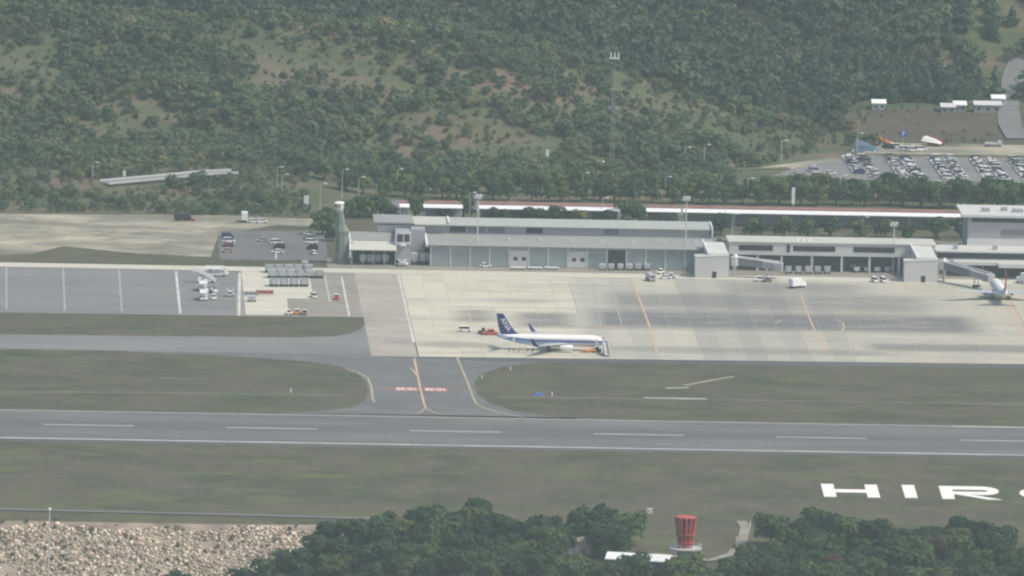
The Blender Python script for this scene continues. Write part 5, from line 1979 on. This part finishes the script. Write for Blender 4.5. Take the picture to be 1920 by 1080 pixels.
# small white marker posts, blue cover and wind sock post in the grass
def marker(px, py, H, label):
    p = G(px, py)
    t = thing("marker_post", label, "marker post", tuple(p), 0, "white marker posts in the grass")
    part("post", MB().tube((0, 0, 0), (0, 0, H), .22, .18, 8), MT['white'], t)
    part("cap", MB().tube((0, 0, H), (0, 0, H + .25), .3, .1, 8), MT['off_white'], t)


marker(545, 736, 1.3, "small white marker post in the left grass island")
marker(1035, 743, 1.2, "small white marker post right of the blue cover on the grass")
marker(1406, 990, 1.9, "white marker post beside the path between the two woods")
marker(1381, 1017, 1.6, "short white marker post at the bend of the clearing path")
marker(957, 694, .9, "tiny white post at the taxiway edge below the airliner")
marker(903, 709, .8, "tiny white post beside the taxiway's right curve")
p = G(1010, 741)
t = thing("blue_cover", "flat blue tarpaulin cover lying on the right grass island", "tarpaulin", tuple(p))
part("tarpaulin", MB().loft([[(-1.9, -1.2, 0), (1.9, -1.2, 0), (1.9, 1.6, 0), (-1.9, 1.6, 0)], [(-1.3, -.8, .75), (1.4, -.7, .65), (1.3, 1.0, .7), (-1.2, 1.1, .8)]]), MT['blue'], t)
part("weight_bag", MB().bev(-1.8, -1.2, -1.5, -1.2, 0, .3, .08).bev(1.2, 1.8, -1.5, -1.2, 0, .3, .08), MT['wall_grey'], t)
p = G(1218, 963)
t = thing("signal_cabinet", "pale low cabinet in the grass above the right wood", "cabinet", tuple(p))
part("cabinet_body", MB().bev(-.9, .9, -.4, .4, 0, 1.5, .08), MT['off_white'], t)
part("cabinet_roof", MB().box(-1.0, 1.0, -.5, .5, 1.5, 1.62), MT['white'], t)

# ------------------------------------------------------------------ red beacon tower and the hut in the foreground clearing
# the tower stands in the wood in front of the clearing
dref = ray(1287, 1092)
p = G(1283, 1094)
S_ = 5.9
t = thing("beacon_tower", "lattice tower with white round platform and red drum on top", "tower", tuple(p))
def hz_at(py):
    lo_, hi_ = 0, 80
    for _ in range(30):
        mid = (lo_ + hi_) / 2
        if proj(p + Vector((0, 0, mid)))[1] > py:
            lo_ = mid
        else:
            hi_ = mid
    return lo_
zp, zr, zt = hz_at(1030), hz_at(1020), hz_at(970)
for i in range(4):
    a = pi / 4 + i * pi / 2
    part("leg", MB().tube((cos(a) * 3.2, sin(a) * 3.2, -1), (cos(a) * 2.2, sin(a) * 2.2, zp), .22, .18, 6), MT['off_white'], t)
br = MB()
for k in range(4):
    z0, z1 = zp * k / 4, zp * (k + 1) / 4
    r0, r1 = 3.2 - .25 * k, 3.2 - .25 * (k + 1)
    for i in range(4):
        a, b = pi / 4 + i * pi / 2, pi / 4 + (i + 1) * pi / 2
        br.tube((cos(a) * r0, sin(a) * r0, z0), (cos(b) * r1, sin(b) * r1, z1), .1, n=4)
        br.tube((cos(b) * r0, sin(b) * r0, z0), (cos(a) * r1, sin(a) * r1, z1), .1, n=4)
        br.tube((cos(a) * r1, sin(a) * r1, z1), (cos(b) * r1, sin(b) * r1, z1), .1, n=4)
part("bracing", br, MT['off_white'], t)
part("equipment_room", MB().tube((0, 0, zp - 2.8), (0, 0, zp - .05), 2.3, 2.6, 14), MT['wall_grey'], t)
part("platform", MB().tube((0, 0, zp), (0, 0, zp + .5), 5.0, 5.2, 20), MT['off_white'], t)
rl = MB()
for i in range(20):
    a, b = 2 * pi * i / 20, 2 * pi * (i + 1) / 20
    rl.tube((cos(a) * 5, sin(a) * 5, zp + .5), (cos(a) * 5, sin(a) * 5, zp + 1.7), .06, n=4)
    for zz in (1.1, 1.7):
        rl.tube((cos(a) * 5, sin(a) * 5, zp + zz), (cos(b) * 5, sin(b) * 5, zp + zz), .06, n=4)
part("railing", rl, MT['off_white'], t)
dr = MB().loft([[(cos(a) * rr, sin(a) * rr, z) for a in np.linspace(0, 2 * pi, 16, endpoint=False)] for rr, z in ((1.2, zp + .52), (1.7, zp + 3), (2.1, zt - .1))])
part("drum", dr, MT['drum_red'], t)
for i in range(12):
    a = 2 * pi * i / 12
    part("drum_slat", MB().tube((cos(a) * 2.05, sin(a) * 2.05, zp + .6), (cos(a) * 3.15, sin(a) * 3.15, zt), .26, .36, n=5), MT['red_dull'], t)
for zz, rr in ((zp + 2.2, 2.4), (zp + 4.6, 2.85)):
    part("drum_hoop", MB().tube((0, 0, zz), (0, 0, zz + .3), rr + .18, rr + .22, 14), MT['red_dull'], t)
part("drum_rim", MB().tube((0, 0, zt), (0, 0, zt + .25), 3.25, 3.2, 16), MT['red_dull'], t)

pa, pb = G(1138, 1066), G(1258, 1076)
c = (pa + pb) / 2
t = thing("service_hut", "long hut with bright white roof in the foreground clearing", "building", (c.x, c.y, min(hz(c.x, c.y), c.z) - .3), math.atan2(pb.y - pa.y, pb.x - pa.x))
L2 = (pb - pa).length / 2
part("wall", MB().box(-L2 + .4, L2 - .4, -3.2, 3.2, 0, 4.1), MT['wall_dark'], t)
part("roof", MB().prism_x([(-4.2, 4.1), (-4.2, 4.4), (0, 6.0), (4.0, 4.6), (4.0, 4.2), (0, 5.6)], -L2, L2), MT['white'], t)
for i in range(5):
    x = -L2 + 1.8 + (2 * L2 - 3.6) * i / 4
    part("window", MB().box(x - .6, x + .6, -3.28, -3.21, 1.4, 2.9), MT['glass'], t)
p = G(1094, 1040)
t = thing("pink_shed", "small pinkish shed with pale lean-to left of the white roofed hut", "shed", (p.x, p.y, p.z - .2))
part("wall", MB().box(-2.6, 2.8, 0, 4.5, 0, 4.2), MT['tan_car'], t)
part("roof", MB().prism_x([(-.4, 4.2), (-.4, 4.45), (2.2, 5.6), (4.9, 4.45), (4.9, 4.2), (2.2, 5.3)], -3.0, 3.2), MT['dirt'], t)
part("lean_to", MB().box(-5.4, -2.65, .5, 3.8, 0, 2.4), MT['off_white'], t)
part("door", MB().box(-.5, .5, -.08, -.01, 0, 2.1), MT['wall_dark'], t)

# ------------------------------------------------------------------ upper right yard
p = G(1624, 282)
t = thing("tarpaulin_heap", "blue tarpaulin covered heap at the edge of the far car park", "heap", tuple(p))
part("tarpaulin", MB().loft([[(-5.2, -2.5, 0), (4.8, -2.5, 0), (5.4, 2.5, 0), (-5, 2.5, 0)], [(-4.6, -1.9, 2.4), (2.4, -1.7, 1.8), (2.6, 1.6, 1.8), (-4.4, 1.8, 2.4)],
                             [(-4.2, -1, 4.6), (-1.8, -.8, 3.6), (-1.6, .8, 3.6), (-4.0, .9, 4.6)]]), MT['blue_tarp'], t)
part("weight_bag", MB().bev(-5.6, -4.9, -3.1, -2.6, 0, .5, .1).bev(3, 3.7, -3.1, -2.6, 0, .5, .1), MT['white'], t)


def low_house(px, py, wpx, H, label, roof='off_white', wall='wall_grey'):
    p = G(px, py)
    hw_ = wpx / 4.75 / 2
    t = thing("far_building", label, "building", (p.x, p.y, p.z - .2))
    part("wall", MB().box(-hw_, hw_, 0, 7, 0, H), MT[wall], t)
    part("roof", MB().prism_x([(-.6, H), (-.6, H + .3), (3.5, H + 1.4), (7.6, H + .3), (7.6, H), (3.5, H + 1.1)], -hw_ - .4, hw_ + .4), MT[roof], t)
    n = max(2, int(hw_ / 1.6))
    for i in range(n):
        x = -hw_ + (2 * hw_) * (i + .5) / n
        part("window", MB().box(x - .5, x + .5, -.08, -.01, H * .35, H * .75), MT['glass'], t)


low_house(1648, 206, 24, 2.6, "small white hut in the trees above the brown bank", 'white', 'off_white')
low_house(1778, 212, 26, 2.4, "pale low building left of others on top of brown bank")
low_house(1800, 208, 22, 2.4, "white roofed low building on top of the brown bank, middle", 'white')
low_house(1852, 212, 50, 3.2, "long pale building beside the hill road on the brown bank")
low_house(1872, 200, 24, 3.2, "white roofed building nearest the winding hill road", 'white', 'off_white')
p = G(1126, 330)
low_house(1126, 322, 11, 2.6, "small white hut at the foot of the hill above the trees", 'white', 'white')
low_house(857, 310, 9, 1.6, "tiny white hut half hidden in shrubs at the hill track", 'white', 'white')

# ------------------------------------------------------------------ haze
hm = bpy.data.materials.new("haze")
hm.use_nodes = True
t = hm.node_tree
t.nodes.remove(t.nodes["Principled BSDF"])
pv = N(t, "ShaderNodeVolumePrincipled")
pv.inputs["Color"].default_value = (0.66, 0.82, 0.82, 1)
pv.inputs["Density"].default_value = HAZE_DENSITY
pv.inputs["Anisotropy"].default_value = 0.0
t.links.new(pv.outputs[0], t.nodes["Material Output"].inputs["Volume"])
hb = ob("haze", MB().box(-540, 920, -4060, 1570, -62, 625).mesh("haze", hm))
hb["kind"] = "stuff"
